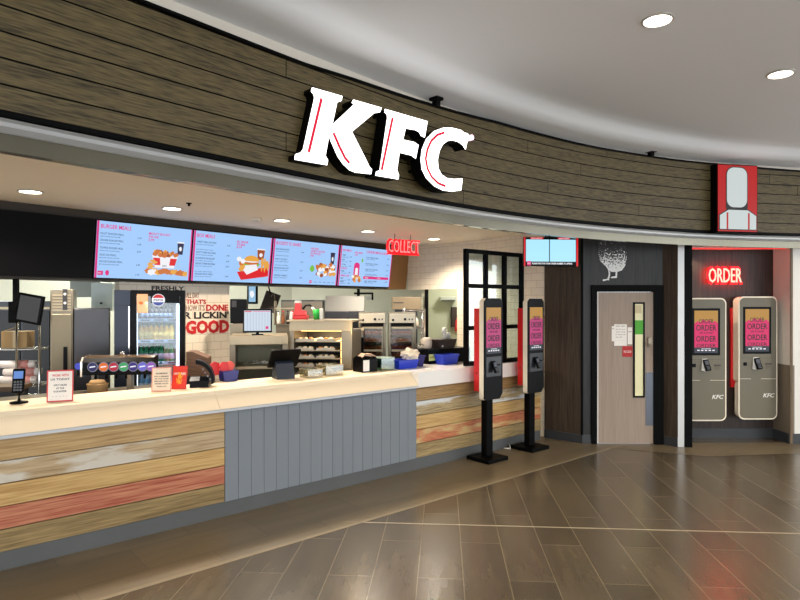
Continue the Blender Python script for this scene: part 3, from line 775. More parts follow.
lit_menu(2, 'lit menu screen headed buckets to share with spread of food pieces', [('BUCKETS TO SHARE', .04, .525, .042, .40)], (.04, .25, .46),
 [(.455, 'BARGAIN BUCKET', 'SIX PIECES FOUR FRIES', '14.9'), (.40, '', 'TEN PIECES FOUR FRIES AND SIDES', None), (.32, 'PARTY BUCKET', 'FOURTEEN PIECES', '19.9'), (.27, '', 'TWO SIDES FOUR FRIES', None), (.20, 'BONELESS BUCKET', 'EIGHT PIECES FRIES', '22.9'), (.10, 'WICKED VARIETY', 'WINGS AND FILLETS', '24.9')], ['WICKED', 'VARIETY BUCKET', '20 PIECES', '19.99'], .62, [.14, .26, .18, .06], pic3)
def pic4(P_):
    P_.part('meal_box_picture', lambda mb: (mb.prism_xz(rr(.30, .42, .12, .36, .05), -.002, -.001, SP), mb.prism_xz(rr(.33, .39, .10, .28, .025), -.004, -.003, SW)))
    def f(mb):
        for k in range(16): blob(mb, .28+random.uniform(0, .17), .10+random.uniform(-.03, .05), .028, .024, random.choice([SO, SG, SW]), -.005-.0003*k, n=9)
    P_.part('food_picture', f)
    P_.part('green_spot', lambda mb: blob(mb, .47, .40, .018, .03, SGR))
    P_.part('pink_banner', lambda mb: (mb.box(.52, 1.10, -.002, -.001, .115, .155, SP), mb.text('DEALS', .56, .125, .02, SW, y=-.002, w=.07, depth=.001), mb.text('1.99', .84, .125, .02, SW, y=-.002, w=.06, depth=.001)))
    for z, t in ((.44, 'HOT WINGS MEAL'), (.345, 'BONELESS MEAL'), (.255, 'POPCORN CHICKEN'), (.175, 'CHICKEN MEAL'), (.07, 'FRIES  GRAVY  BEANS')):
        P_.part('price_row', lambda mb: (mb.text(t, .55, z, .02, SK, y=-.0015, w=.28, depth=.001), mb.text('4.99', 1.03, z, .018, SK, y=-.0015, w=.05, depth=.001), mb.text('SERVED WITH FRIES', .55, z-.02, .010, SK, y=-.0015, w=.2, depth=.001)))
lit_menu(3, 'lit menu screen furthest right with kids meal picture and sides list', [('KIDS MEALS', .04, .52, .03, .18), ('CHICKEN MEALS & SIDES', .54, .52, .036, .5), ('SNACKS', .04, .25, .026, .12), ('DRINKS & DIPS', .04, .14, .026, .18)], (.04, .14, .19),
 [(.45, 'WRAPS', 'CHICKEN WRAP', '2.99'), (.38, 'KIDS', 'WITH FRIES', '3.99'), (.31, 'POPCORN', 'SMALL BOX', '2.49'), (.21, 'FRIES', 'REGULAR', '1.99'), (.10, 'DIPS', 'ANY', '0.49'), (.05, 'DRINKS', 'ANY', '1.69')], ['KIDS MEAL', '3.99'], .29, [.18, .07], pic4)
menu(-1, 'switched-off black menu screen directly left of the burger meals screen', False)
menu(-2, 'switched-off black menu screen second left of the burger meals screen', False)
menu(-3, 'switched-off black menu screen at the far left end of the row', False) if False else None

# ---- pick-up order screen
p0 = P(524, 266, 7.25)
pu = thing('pickup_screen', 'wide pale blue order status screen hung in red edged frame', 'screen', p0, math.radians(4.5))
w_ = .672; h_ = .352
mb = MB(); mb.box(0, w_, .005, .06, 0, h_, BLACK, bev=.006); mb.build('housing', pu)
mb = MB(); mb.box(0, .018, 0, .005, 0, h_, SR); mb.box(w_-.022, w_, 0, .005, 0, h_, SR)
mb.box(.08, .24, .0, .005, h_-.026, h_-.004, SR); mb.box(.42, .57, 0, .005, h_-.026, h_-.004, SR); mb.build('red_border', pu)
aq = screen('pickup_aqua', (170, 226, 246), 1.1)
for a_, b_ in ((.026, .31), (.322, w_-.03)):
    mb = MB(); mb.box(a_, b_, 0, .005, .055, h_-.03, aq); mb.build('display_half', pu)
mb = MB(); mb.box(.04, .085, -.001, .005, .008, .06, screen('pickup_pink', (225, 60, 120), 1)); mb.text('KFC', .045, .025, .016, SW, y=-.001, depth=.001)
mb.text('PREPARING', .09, h_-.021, .012, SW, y=-.0002, w=.13, depth=.001); mb.text('PLEASE COLLECT', .43, h_-.021, .012, SW, y=-.0002, w=.13, depth=.001)
mb.text('PLEASE WAIT FOR YOUR ORDER NUMBER TO APPEAR', .10, .022, .02, SW, y=0.004, w=.5, depth=.003, bold=.02); mb.build('display_text', pu)
mb = MB(); mb.tube([(w_/2, .05, h_-.03), (w_/2, .12, h_+.1), (w_/2, .12, ZC-p0.z)], .016, BLACKM); mb.build('ceiling_mount', pu)

# ================================================================ NEON SIGNS
neon = screen('neon_halo_red', (255, 0, 4), 22.0)
neonc = screen('neon_core', (255, 196, 168), 1.7)
p0 = P(707, 283, 7.93)
ns = thing('order_neon_sign', 'red glowing ORDER letters on the dark wall above the wall kiosks', 'neon sign', p0, 0)
mb = MB(); mb.text('ORDER', .003, .008, .185, neonc, y=-.035, w=.43, depth=.014, bold=.0); mb.build('glowing_letters', ns)
mb = MB(); mb.text('ORDER', -.012, 0.0, .205, neon, y=-.018, w=.46, depth=.012, bold=.035); mb.build('red_halo_letters', ns, label='red glow halo built as larger back letters')  # bolder red copy behind the letters: their halo of glow made as a shape
for x in (.05, .23, .40):
    mb = MB(); mb.tube([(x, -.02, .1), (x, .04, .1)], .006, BLACKM); mb.build('standoff', ns)
p0 = P(386, 253.5, 8.2)
cyaw = math.radians(33)
r_ = (418-400)/F; wc = (r_*p0.y-p0.x)/(math.cos(cyaw)-r_*math.sin(cyaw))
cs_ = thing('collect_neon_sign', 'red glowing COLLECT letters hanging on wires from the shop ceiling', 'neon sign', p0, cyaw)
mb = MB(); mb.text('COLLECT', 0, .0, .20, screen('neon_red_soft', (245, 16, 26), 1.6), y=0, w=wc, depth=.05, bold=.02); mb.build('glowing_letters', cs_)
mb = MB(); mb.text('COLLECT', .01, .02, .165, screen('neon_pink_soft', (255, 150, 145), 1.3), y=-.053, w=wc-.02, depth=.004, bold=-.005); mb.build('bright_tube', cs_)
mb = MB(); mb.box(0, wc, -.035, -.02, -.012, .006, screen('neon_red_soft2', (235, 30, 40), 1.6)); mb.build('lower_rail', cs_)
for x in (.13, wc-.14):
    mb = MB(); mb.tube([(x, -.02, .17), (x, -.02, ZC-p0.z)], .004, DARK); mb.build('hanging_wire', cs_)

# ================================================================ KIOSKS
KG = screen('kiosk_gold', (206, 152, 66), .75); KP = screen('kiosk_pink', (226, 40, 104), .9); KI = mat('kiosk_ink', (34, 12, 30), .5)
KB = screen('kiosk_footer', (60, 64, 74), .8)
def kiosk_screen(par, x0, x1, z0, z1, y, pink=KP, ink=KI):
    w = x1-x0; h = z1-z0
    mb = MB(); mb.box(x0, x1, y-.001, y+.004, z0+h*.13, z0+h*.68, pink); mb.box(x0, x1, y-.001, y+.004, z0+h*.68, z1, KG); mb.box(x0, x1, y-.001, y+.004, z0, z0+h*.13, KB)
    # ragged pink edge eating into the gold
    pts = [(x0, z0+h*.66), (x1, z0+h*.66)]
    for k, e in enumerate([.70, .76, .71, .79, .74, .80, .72, .75, .69]): pts.append((x1-w*k/8, z0+h*e))
    mb.prism_xz(pts, y-.0018, y-.0008, pink)
    d = mb.build('screen_display', par)
    mb = MB()
    for z, s_, hh, ww, b_ in ((.70, 'ORDER', .10, .62, .005), (.53, 'ORDER', .13, .86, .018), (.45, 'TAP TO START', .045, .6, .01), (.27, 'ORDER', .13, .86, .018), (.135, 'ORDER', .08, .84, .008)):
        mb.text(s_, (x0+x1)/2, z0+h*z, h*hh, ink, y=y-.0019, w=w*ww, depth=.001, bold=b_, align='CENTER')
    for k in range(5): mb.box(x0+w*(.12+k*.16), x0+w*(.22+k*.16), y-.002, y-.001, z0+h*.05, z0+h*.075, SW)
    mb.box(x0+w*.3, x0+w*.7, y-.002, y-.001, z0+h*.095, z0+h*.105, SW)
    mb.build('screen_text', d)
def reader(par, cx, z, y, k=1.0, white=True):
    mb = MB()
    if white: mb.prism_xz([(cx-.06*k, z-.07*k), (cx-.015*k, z-.085*k), (cx+.02*k, z+.08*k), (cx-.05*k, z+.08*k)], y-.01, y, WHITE)
    M = Matrix.Translation((cx, y-.03, z)) @ Matrix.Rotation(math.radians(-18), 4, 'X') @ Matrix.Rotation(math.radians(-9), 4, 'Y')
    mb.box(-.035*k, .035*k, -.015, .015, -.075*k, .075*k, BLACK, M, bev=.008); mb.box(-.024*k, .024*k, -.017, -.014, .0, .055*k, mat('reader_display', (70, 74, 84), .3), M)
    o = mb.build('card_reader', par)
    mb = MB(); 
    for a in range(3):
        for b in range(3): mb.box((-.02+a*.014)*k, (-.01+a*.014)*k, -.018, -.014, (-.06+b*.018)*k, (-.05+b*.018)*k, mat('reader_key', (88, 90, 96), .5), M)
    mb.build('keypad', o)
def wall_kiosk(xl, xr, label):
    Zk = 7.80; p = P(xl, 421 if xl < 700 else 419.5, Zk); w = .505; h = 1.60
    t = thing('wall_ordering_kiosk', label, 'kiosk', (p.x, Zk, p.z), 0)
    mb = MB(); mb.prism_xz(rr(0, w, 0, h, .075), .0, .02, CREAM); mb.prism_xz(rr(.004, w-.004, .46, h-.004, .07), .02, .135, CREAM); mb.prism_xz(rr(.012, w-.012, .01, .5, .07), .02, .11, CREAM)
    mb.build('housing', t)
    mb = MB(); mb.box(-.022, w-.05, .137, .168, .40, 1.45, RED); mb.build('red_back_box', t, label='red rear box')
    mb = MB(); mb.prism_xz(rr(.018, w-.018, .018, h-.018, .06), -.006, 0, TAUPE); fc = mb.build('front_panel', t)
    mb = MB(); mb.box(.055, w-.085, -.010, -.006, .855, 1.465, BLACK, bev=.002); mb.build('screen_surround', fc)
    kiosk_screen(fc, .085, w-.115, .885, 1.435, -.0105)
    reader(t, .235, .73, -.006)
    mb = MB(); mb.box(.06, .105, -.012, -.004, .70, .745, BLACK, bev=.003); mb.build('scanner_window', t)
    mb = MB(); mb.box(.345, .425, -.012, -.004, .715, .735, mat('slot_shade', (60, 54, 44), .5)); mb.box(.355, .415, -.010, -.004, .665, .715, mat('slot_face', (96, 88, 70), .4)); mb.build('receipt_slot', t)
    mb = MB(); mb.box(.02, .16, -.0072, -.006, .528, .532, CREAM); mb.box(.29, w-.02, -.0072, -.006, .528, .532, CREAM)
    mb.box(.02, .2, -.0065, -.006, .80, .803, mat('seam', (70, 66, 54), .6)); mb.box(.27, w-.02, -.0065, -.006, .80, .803, MATS['seam']); mb.build('panel_seam', t)
    mb = MB(); mb.text('KFC', .315, .29, .05, WHITE, y=-.006, w=.15, depth=.002, bold=.02, shear=.25); mb.build('logo', t)
    return t
wall_kiosk(687.5, 724, 'taupe wall-mounted ordering kiosk beside the black post, left of the pair')
wall_kiosk(738.5, 776, 'taupe wall-mounted ordering kiosk by the white side wall, right of the pair')
def slim_kiosk(px, label, lift=0.0):
    # centre line of the post: .22 in front of the counter line
    q0 = (CP[0]+CN[0]*.20, CP[1]+CN[1]*.20); s_ = online(px, q0, CU)
    t = thing('slim_ordering_kiosk', label, 'kiosk', (q0[0]+CU[0]*s_, q0[1]+CU[1]*s_, 0), CY)
    mb = MB(); mb.box(-.17, .17, -.17, .16, .002, .045, BLACKM, bev=.006); mb.build('base_plate', t)
    mb = MB(); mb.box(-.055, .055, -.045, .045, .046, .80, BLACKM, bev=.012); mb.build('post', t)
    for a, b in ((-.12, -.12), (.12, -.12)):
        pass
    mb = MB(); w = .155; zt, zb = 1.845, .70
    out = [(-w, zb+.02), (-w+.02, zb), (w-.05, zb), (w, zb+.06), (w, zt-.04), (w-.04, zt), (-w+.04, zt), (-w, zt-.04)]
    mb.prism_xz(out, -.10, -.085, BLACK); fc = mb.build('front_panel', t)
    mb = MB(); mb.prism_xz([(x*1.0, z) for x, z in out], -.084, -.02, CREAM)
    mb.build('cream_side_band', t, label='cream side edge')
    mb = MB(); mb.box(-.14, .14, -.019, .075, .79, 1.73, RED, bev=.006); mb.tube([(-.141, .03, 1.0), (-.15, .03, 1.0)], .008, BLACK); mb.build('red_back_box', t, label='red rear service box')
    kiosk_screen(fc, -.125, .125, 1.22, 1.74, -.1015, screen('kiosk_pink_side', (205, 62, 128), .8), KI)
    mb = MB(); mb.box(-.13, .13, -.104, -.1005, .96, 1.185, mat('reader_panel', (30, 32, 36), .3), bev=.002); mb.build('reader_panel', t)
    reader(t, -.02, 1.07, -.105, .9, False)
    mb = MB(); mb.box(.04, .11, -.108, -.1045, 1.08, 1.095, BLACKM); mb.build('receipt_slot', t)
    return t
slim_kiosk(487, 'freestanding slim ordering kiosk with red back, nearer of the two by counter')
slim_kiosk(529.5, 'freestanding slim ordering kiosk with red back, further one by wood wall')
# power cable from post to counter
q = W(online(505, CP, CU), -.01, 0); 
mb = MB(); mb.tube([W(online(500, CP, CU), -.06, .03), W(online(505, CP, CU), -.08, .012), W(online(507, CP, CU), -.05, .03), W(online(508, CP, CU), -.01, .05)], .006, mat('pale_cable', (190, 188, 180), .5)); tag(mb.build('power_cable'), 'short pale cable on the floor between the two slim kiosk bases', 'cable')

t = thing('red_light_strip', 'thin red light strip along the top of the order alcove', 'light strip', (3.66, 7.62, 2.47), 0)
mb = MB(); mb.box(0, 1.26, .0, .03, .022, .03, mat('strip_rail', (200, 196, 190), .4)); mb.build('rail', t)
mb = MB(); mb.box(0, 1.26, .003, .027, .010, .0215, LEDR); mb.build('red_tube', t)
# ---- hen drawing on the wall over the door
hz_ = 10.9
def hp(x, y): p = P(590+x/hz_, 235+y/hz_, 7.63); return (p.x-2.9, p.z)
hen_m, N_, L_, b_ = new_mat('hen_print')
tc = N_.new('ShaderNodeTexCoord'); nz = N_.new('ShaderNodeTexNoise'); nz.inputs['Scale'].default_value = 55; nz.inputs['Detail'].default_value = 4
sx = N_.new('ShaderNodeSeparateXYZ'); L_.new(tc.outputs['Object'], sx.inputs[0]); L_.new(tc.outputs['Object'], nz.inputs['Vector'])
mr = N_.new('ShaderNodeMapRange'); mr.inputs['From Min'].default_value = 2.1; mr.inputs['From Max'].default_value = 2.5; mr.inputs['To Min'].default_value = .35; mr.inputs['To Max'].default_value = -.12
L_.new(sx.outputs['Z'], mr.inputs['Value']); ad = N_.new('ShaderNodeMath'); ad.operation = 'ADD'; L_.new(nz.outputs['Fac'], ad.inputs[0]); L_.new(mr.outputs['Result'], ad.inputs[1])
cr = N_.new('ShaderNodeValToRGB'); cr.color_ramp.elements[0].position = .5; cr.color_ramp.elements[1].position = .62; cr.color_ramp.elements[0].color = lin((26, 26, 28)); cr.color_ramp.elements[1].color = lin((228, 228, 224))
L_.new(ad.outputs[0], cr.inputs['Fac']); L_.new(cr.outputs['Color'], b_.inputs['Base Color'])
hw = mat('hen_leg_white', (228, 228, 224), .6)
hen = thing('hen_wall_drawing', 'black and white speckled hen drawing on dark boards above the door', 'wall art', (2.9, 7.605, 0), math.atan2(-.036, .9)*0)
HA = math.atan2(-.04, 1.045); hen.rotation_euler = (0, 0, HA); hen.location = (2.9, 7.6335, 0)
mb = MB(); mb.prism_xz([hp(*q) for q in [(60,0),(90,60),(95,130),(96,220),(118,285),(180,345),(205,385),(240,402),(300,402),(350,385),(385,335),(400,250),(402,120),(410,40),(430,-20),(350,10),(250,40),(170,20),(150,-40),(110,-60)]], -.003, 0, hen_m); mb.build('body', hen)
mb = MB(); mb.prism_xz([hp(*q) for q in [(200,380),(222,405),(222,440),(214,470),(210,495),(195,490),(152,502),(142,495),(146,484),(188,480),(203,450),(208,420)]], -.003, 0, hw); mb.build('leg', hen)
mb = MB(); mb.prism_xz([hp(*q) for q in [(282,398),(300,398),(298,440),(294,468),(235,470),(228,462),(245,452),(280,448)]], -.003, 0, hw); mb.build('leg', hen)

LI, LM, LK = 185, 185, 42
# ================================================================ CEILING LIGHTS
lampm = screen('downlight_glow', (255, 240, 220), 14)
trimm = mat('downlight_ring', (190, 186, 178), .3, .3)
def add_light(kind, name, loc, energy, col, size=.1, rot=None, spot=None, blend=.6, parent=None, sy=None):
    l = bpy.data.lights.new(name, kind); l.energy = energy; l.color = col
    if kind == 'AREA':
        l.shape = 'DISK' if sy is None else 'RECTANGLE'; l.size = size
        if sy: l.size_y = sy
    else: l.shadow_soft_size = size
    if kind == 'SPOT': l.spot_size = spot; l.spot_blend = blend
    o = bpy.data.objects.new(name, l); C.objects.link(o); o.location = loc
    if rot: o.rotation_euler = rot
    if parent: o.parent = parent
    return o
def downlight(x, y, z, r, label, energy, col, group, spot=2.4):
    t = thing('ceiling_downlight', label, 'ceiling light', (x, y, z), 0, group)
    mb = MB(); n = 24; R = r*1.18
    vs = [(R*math.cos(2*PI*i/n), R*math.sin(2*PI*i/n), -.008) for i in range(n)]+[(r*math.cos(2*PI*i/n), r*math.sin(2*PI*i/n), -.012) for i in range(n)]+[(r*math.cos(2*PI*i/n), r*math.sin(2*PI*i/n), -.001) for i in range(n)]+[(R*math.cos(2*PI*i/n), R*math.sin(2*PI*i/n), -.001) for i in range(n)]
    mb.add(vs, [(i, (i+1) % n, n+(i+1) % n, n+i) for i in range(n)]+[(n+i, n+(i+1) % n, 2*n+(i+1) % n, 2*n+i) for i in range(n)]+[(3*n+i, 3*n+(i+1) % n, (i+1) % n, i) for i in range(n)], trimm); mb.build('ring', t)
    mb = MB(); mb.cyl((0, 0, 0), r*.98, -.006, -.001, lampm, 24); mb.build('lamp_face', t)
    add_light('SPOT', 'lamp_beam', (0, 0, -.03), energy, col, .06, spot=spot, parent=t)
WARM = (1, .87, .72)
names = ['furthest left above the switched-off menu screens', 'above the burger meals screen', 'above the box meals screen', 'above the buckets screen', 'right of the hanging COLLECT sign']
for (px, py), nm in zip([(30.5, 191), (172, 208), (282, 220), (368, 231), (434, 238.7)], names):
    q = onz(px, py, ZC); q = Vector((px-400, F, 0)).normalized()*0+Vector(((px-400)/F*(F*(ZC-CAMH)/(HZ-py)), F*(ZC-CAMH)/(HZ-py), ZC))
    downlight(q.x, q.y, ZC, .085, 'round recessed downlight in the shop ceiling, '+nm, LI, WARM, None)
# same row continued outside the frame and the row nearer the customers (hidden above the fascia band)
for px, py, lb in ((657.5, 19.5, 'round bright downlight in the mall ceiling, larger and nearer the camera'), (780.5, 73.5, 'round bright downlight in the mall ceiling, near the right edge')):
    Z = F*(3.61-CAMH)/(HZ-py)
    downlight((px-400)/F*Z, Z, 3.61, .085, lb, LM, (1, .90, .76), None)
# smoke detector and sprinkler
def onceil(px, py): Z = F*(ZC-CAMH)/(HZ-py); return ((px-400)/F*Z, Z, ZC)
mb = MB(); mb.lathe([(.03, -.035), (.045, -.03), (.055, -.012), (.055, 0)], WHITE); o = mb.build('smoke_detector', loc=onceil(257, 218.5)); tag(o, 'small round white smoke detector on the shop ceiling between two downlights', 'smoke detector')
mb = MB(); mb.lathe([(.008, -.03), (.012, -.028), (.012, -.01), (.028, -.006), (.028, 0)], BLACKM, n=12); o = mb.build('sprinkler_head', loc=onceil(189, 203)); tag(o, 'tiny dark sprinkler head on the shop ceiling above the burger menu', 'sprinkler')
# kitchen ceiling panels (fluorescent), behind the bulkhead
def panel(x, y, label, e=LK):
    t = thing('ceiling_light_panel', label, 'ceiling light', (x, y, ZC), BY, 'kitchen light panels')
    mb = MB(); mb.box(-.3, .3, -.3, .3, -.02, -.002, WHITE); mb.build('frame', t)
    mb = MB(); mb.box(-.27, .27, -.27, .27, -.024, -.021, screen('panel_glow', (240, 248, 255), 5)); mb.build('diffuser', t)
    add_light('AREA', 'lamp_beam', (0, 0, -.03), e, (.92, 1, .95), .55, parent=t, sy=.55)
for s_, d in ((.4, 1.6), (2.2, 1.6), (4.0, 1.5), (-1.2, 1.4), (3.2, 3.0), (1.2, 2.8)):
    q = B(s_, d); panel(q.x, q.y, 'square white light panel in the kitchen ceiling behind the menu screens')
add_light('AREA', 'storeroom_lamp', (1.3, 10.3, 2.6), 30, (1, .98, .9), .5)

# ================================================================ KITCHEN AND THINGS ON THE COUNTER
def cab(name, label, cat, xl, xr, yt, Z, yaw, d, m=STEEL, z0=0.0, yb=None, group=None):
    p = P(xl, yt, Z); r = (xr-400)/F; w = (r*p.y-p.x)/(math.cos(yaw)-r*math.sin(yaw)); top = p.z
    base = z0 if yb is None else CAMH+(HZ-yb)/F*Z
    t = thing(name, label, cat, (p.x, p.y, base), yaw, group)
    return t, w, top-base

# far-left hanging monitor
HM = .72
t = thing('hanging_monitor', 'black kitchen monitor hanging from a black pole at the far left', 'monitor', P(10, 322, 5.85), math.radians(8))
mb = MB(); zc = 2.06-t.location.z; mb.box(.0, .045, .05, .09, .02, zc, BLACKM); mb.build('ceiling_pole', t)
M = Matrix.Translation((.045, .03, .0)) @ Matrix.Scale(1.15, 4) @ Matrix.Rotation(math.radians(9), 4, 'Y') @ Matrix.Rotation(math.radians(-25), 4, 'Z')
mb = MB(); mb.box(.0, .27, -.03, -.0, .01, .255, BLACK, M, bev=.005); hs = mb.build('housing', t)
mb = MB(); mb.box(.03, .255, -.0325, -.0305, .03, .235, screen('dull_display', (96, 98, 102), .45), M); mb.build('display', hs)
mb = MB(); mb.box(-.02, .06, .0, .08, -.01, .2, BLACKM, bev=.01); mb.box(.0, .1, .0, .03, .08, .13, BLACKM); mb.build('bracket', t)
# wire shelf rack
def rack(label, xl, xr, yt, Z, yaw, d, shelf_z, mm=CHROME):
    t, w, h = cab('wire_shelf_rack', label, 'shelf rack', xl, xr, yt, Z, yaw, d)
    for x in (0, w):
        for y in (0, d):
            mb = MB(); mb.tube([(x, y, 0), (x, y, h)], .013, mm); mb.build('upright', t)
    for z in shelf_z:
        mb = MB(); mb.tube([(0, 0, z), (w, 0, z)], .008, mm); mb.tube([(0, d, z), (w, d, z)], .008, mm); mb.tube([(0, 0, z), (0, d, z)], .008, mm); mb.tube([(w, 0, z), (w, d, z)], .008, mm)
        for k in range(1, 14): mb.tube([(w*k/14, 0, z+.004), (w*k/14, d, z+.004)], .003, mm, 5)
        mb.build('wire_shelf', t)
    return t, w, h
zs = lambda y, Z: CAMH+(HZ-y)/F*Z
Zr = 6.02
tr_, wr_, hr_ = rack('chrome wire shelf rack holding a carton and paper sleeves at far left', -32, 39.5, 302, Zr, math.radians(8), .3, (zs(400, Zr), zs(387, Zr)+.0, zs(350, Zr)))
q13 = P(13, 0, Zr); q13.z = 0; q13 = tr_.matrix_basis.inverted() @ Vector((q13.x, q13.y+.045, 0))
mb = MB(); mb.tube([(q13.x, 0, 0), (q13.x, 0, hr_)], .013, CHROME); mb.build('upright', tr_)
t, w, h = cab('cardboard_box', 'plain brown cardboard carton on the upper shelf of the left rack', 'box', 1, 27, 333.5, 6.10, math.radians(8), .25, yb=350)
t.location.z = zs(350, Zr)+.014
mb = MB(); mb.box(0, w, 0, .17, 0, h, CARD, bev=.004); mb.prism_xz([(0, h), (w*.5, h+.04), (w*.52, h+.035), (.02, h-.002)], .002, .01, CARD); mb.build('carton', t)
mb = MB(); mb.box(w*.45, w*.55, -.001, .0, 0, h, mat('tape', (196, 170, 120), .3)); mb.build('tape', t)
slv = mat('cup_sleeve', (232, 222, 216), .6); slr = mat('cup_sleeve_red', (214, 150, 142), .6)
slz = [(2, 387), (0, 377.5), (-6, 368)]
for k, (x, yb) in enumerate([(0, 384), (4, 375), (-2, 366)]):
    q = P(x, yb, 6.12); q.z = zs(387, Zr)+.06+k*.078
    o = thing('cup_sleeve_stack', ['bottom', 'middle', 'top'][k]+' one of three paper cup sleeve rolls lying on the left rack', 'cup stack', q, math.radians(8))
    M = Matrix.Rotation(PI/2, 4, 'Y')
    mb = MB(); mb.lathe([(.033, 0), (.037, .01), (.04, .33), (.036, .36), (.02, .365)], slv, M=M); mb.build('cups', o)
    mb = MB(); mb.lathe([(.0405, .2), (.0413, .30)], slr, M=M); mb.build('red_band', o)
t = thing('work_shelf', 'low dark brown shelf behind the card reader at the far left', 'shelf', P(-36, 388, 5.2), math.radians(10))
mb = MB(); mb.box(0, .42, 0, .3, -.04, 0, wood('shelf_brown', ((64, 48, 34), (98, 78, 56)), 1.4, .5)); mb.build('board', t)
mb = MB(); mb.box(.02, .40, .02, .28, -t.location.z, -.04, DARK); mb.build('cabinet', t)

t, w, h = cab('steel_cook_line', 'dark steel kitchen unit behind the chrome rack at far left', 'kitchen unit', -40, 50, 301, 7.1, math.radians(12), .6)
mb = MB(); mb.box(0, w, .02, .55, 0, h, STEELD, bev=.006); mb.build('body', t)
for k in range(3): mb = MB(); mb.box(.02+k*w/3, (k+1)*w/3-.01, 0, .019, .15, h-.12, mat('unit_door_dark', (44, 44, 46), .35, .5, var=.2, vscale=3)); mb.build('door', t)
mb = MB(); mb.box(0, w, -.02, .0, h-.1, h-.07, STEELB); mb.build('front_rail', t)
# stainless upright fridge with black handle and vent head
Zf = 6.1
t, w, h = cab('upright_steel_fridge', 'tall stainless upright fridge with long black handle left of the drinks taps', 'fridge', 50, 73, 289, 6.0, math.radians(25), .6)
Zr2 = t.location.y+w*math.sin(math.radians(25))+.006
mb = MB(); mb.box(0, w, .03, .6, 0, h, STEEL, bev=.006); mb.build('body', t)
mb = MB(); mb.box(.012, w-.012, 0, .028, .1, h-.25, mat('bronze_steel', (104, 96, 78), .35, .6, var=.12, vscale=3), bev=.005); dd = mb.build('door', t)
mb = MB(); mb.box(w-.085, w-.05, -.03, 0, .72, h-.58, BLACK, bev=.006); mb.build('handle', dd)
mb = MB()
for k in range(6): mb.box(.02, w-.02, -.004, .028, h-.22+k*.03, h-.204+k*.03, STEELB)
mb.box(w*.55, w*.75, -.012, .0, h-.21, h, DARK); mb.disc_y(w*.65, h-.05, .012, -.015, -.011, WHITE); mb.disc_y(w*.65, h-.14, .012, -.015, -.011, WHITE); mb.build('vent_head', t)
# big flat grey fridge bank
t, w, h = cab('steel_cold_cabinet', 'wide smooth grey steel cold cabinet behind the drinks taps', 'fridge', 73.5, 110, 308, Zr2, math.radians(25), .6)
mb = MB(); mb.box(0, w, .03, .30, 0, h, STEELD, bev=.006); mb.build('body', t)
mb = MB(); mb.box(.006, w-.006, 0, .028, .1, h-.01, STEELD, bev=.004); mb.build('door', t)
t, w, h = cab('dark_side_panel_cabinet', 'tall dark blue-grey steel cabinet directly left of the lit drinks fridge', 'cabinet', 113.7, 130.6, 290, 5.8985, math.radians(19), .55)
mb = MB(); mb.box(0, w, .03, .36, 0, h, mat('slate_steel', (44, 48, 58), .3, .7, var=.1, vscale=2), bev=.006); mb.build('body', t)
mb = MB(); mb.box(.004, w-.004, .0, .028, .1, h-.15, MATS['slate_steel'], bev=.003); dd = mb.build('door', t)
mb = MB(); mb.box(w-.02, w-.008, -.006, 0, .1, h-.16, CHROME); mb.build('edge_trim', dd)
t, w, h = cab('wall_control_box', 'pale blue-white control box with tiny black knob on kitchen wall', 'control box', 91, 112, 283, 6.95, math.radians(6), .2, yb=311)
mb = MB(); mb.box(0, w, 0, .18, 0, h, mat('pale_blue_box', (196, 208, 210), .4), bev=.006); mb.build('body', t)
mb = MB(); mb.disc_y(w*.5, h*.28, .012, -.02, 0, BLACK); mb.build('knob', t)
mb = MB(); mb.box(.02, w-.02, .18, .5, h*.3, h*.5, STEELD); mb.build('wall_arm', t)
t, w, h = cab('duct_box', 'small grey metal duct box high up above the cold cabinet', 'duct', 70, 91, 280, 7.4, math.radians(6), .3, yb=297)
mb = MB(); mb.box(0, w, 0, .3, 0, h, mat('duct_grey', (120, 124, 122), .5, .3)); mb.build('body', t)
mb = MB(); mb.box(.02, w-.02, .02, .28, h, ZC-t.location.z, mat('duct_grey', (0,0,0))); mb.build('riser', t)

# ---- drinks fridge
Zd = 5.95
t, w, h = cab('drinks_fridge', 'black framed glass door drinks fridge with lit shelves and round logo', 'fridge', 131, 185, 290, Zd, math.radians(19), .6)
dfr = t; dfyaw = math.radians(19)
mb = MB(); mb.box(0, w, .55, .6, 0, h, BLACK); mb.box(0, .045, .03, .55, 0, h, BLACK); mb.box(w-.045, w, .03, .55, 0, h, BLACK); mb.box(.045, w-.045, .03, .55, h-.05, h, BLACK); mb.box(.045, w-.045, .03, .55, 0, .12, BLACK)
mb.box(.0455, w-.0455, .54, .549, .12, h-.05, mat('fridge_liner', (205, 214, 222), .4)); mb.build('cabinet', t)
fr = .05
fz = lambda y: zs(y, Zd)
zt_ = fz(302)
mb = MB(); mb.box(0, fr, 0, .029, .02, h, BLACK); mb.box(w-fr, w, 0, .029, .02, h, BLACK); mb.box(fr, w-fr, 0, .029, h-.06, h, BLACK); mb.box(fr, w-fr, 0, .029, .02, .2, BLACK); mb.build('door_frame', t)
mb = MB(); mb.box(fr, w-fr, .012, .017, .2, h-.06, glass('fridge_glass', (240, 244, 246), .06)); mb.build('door_glass', t)
mb = MB(); mb.box(.18, w-fr-.001, .006, .011, fz(303), h-.06, BLACK); mb.build('header_panel', t)
ledm = screen('fridge_led', (225, 240, 255), 5)
mb = MB(); mb.box(w-fr-.035, w-fr-.008, .05, .07, .22, fz(304), ledm); mb.box(fr+.002, fr+.006, .05, .06, .22, fz(304), ledm); mb.build('led_strip', t)
add_light('AREA', 'fridge_glow', (w/2, .08, h-.12), 2.5, (.85, .93, 1), .3, parent=t)
lc = (w*.50, fz(300))
mb = MB(); mb.disc_y(lc[0], lc[1], .062, -.004, -.001, screen('logo_white', (240, 240, 245), 1.1))
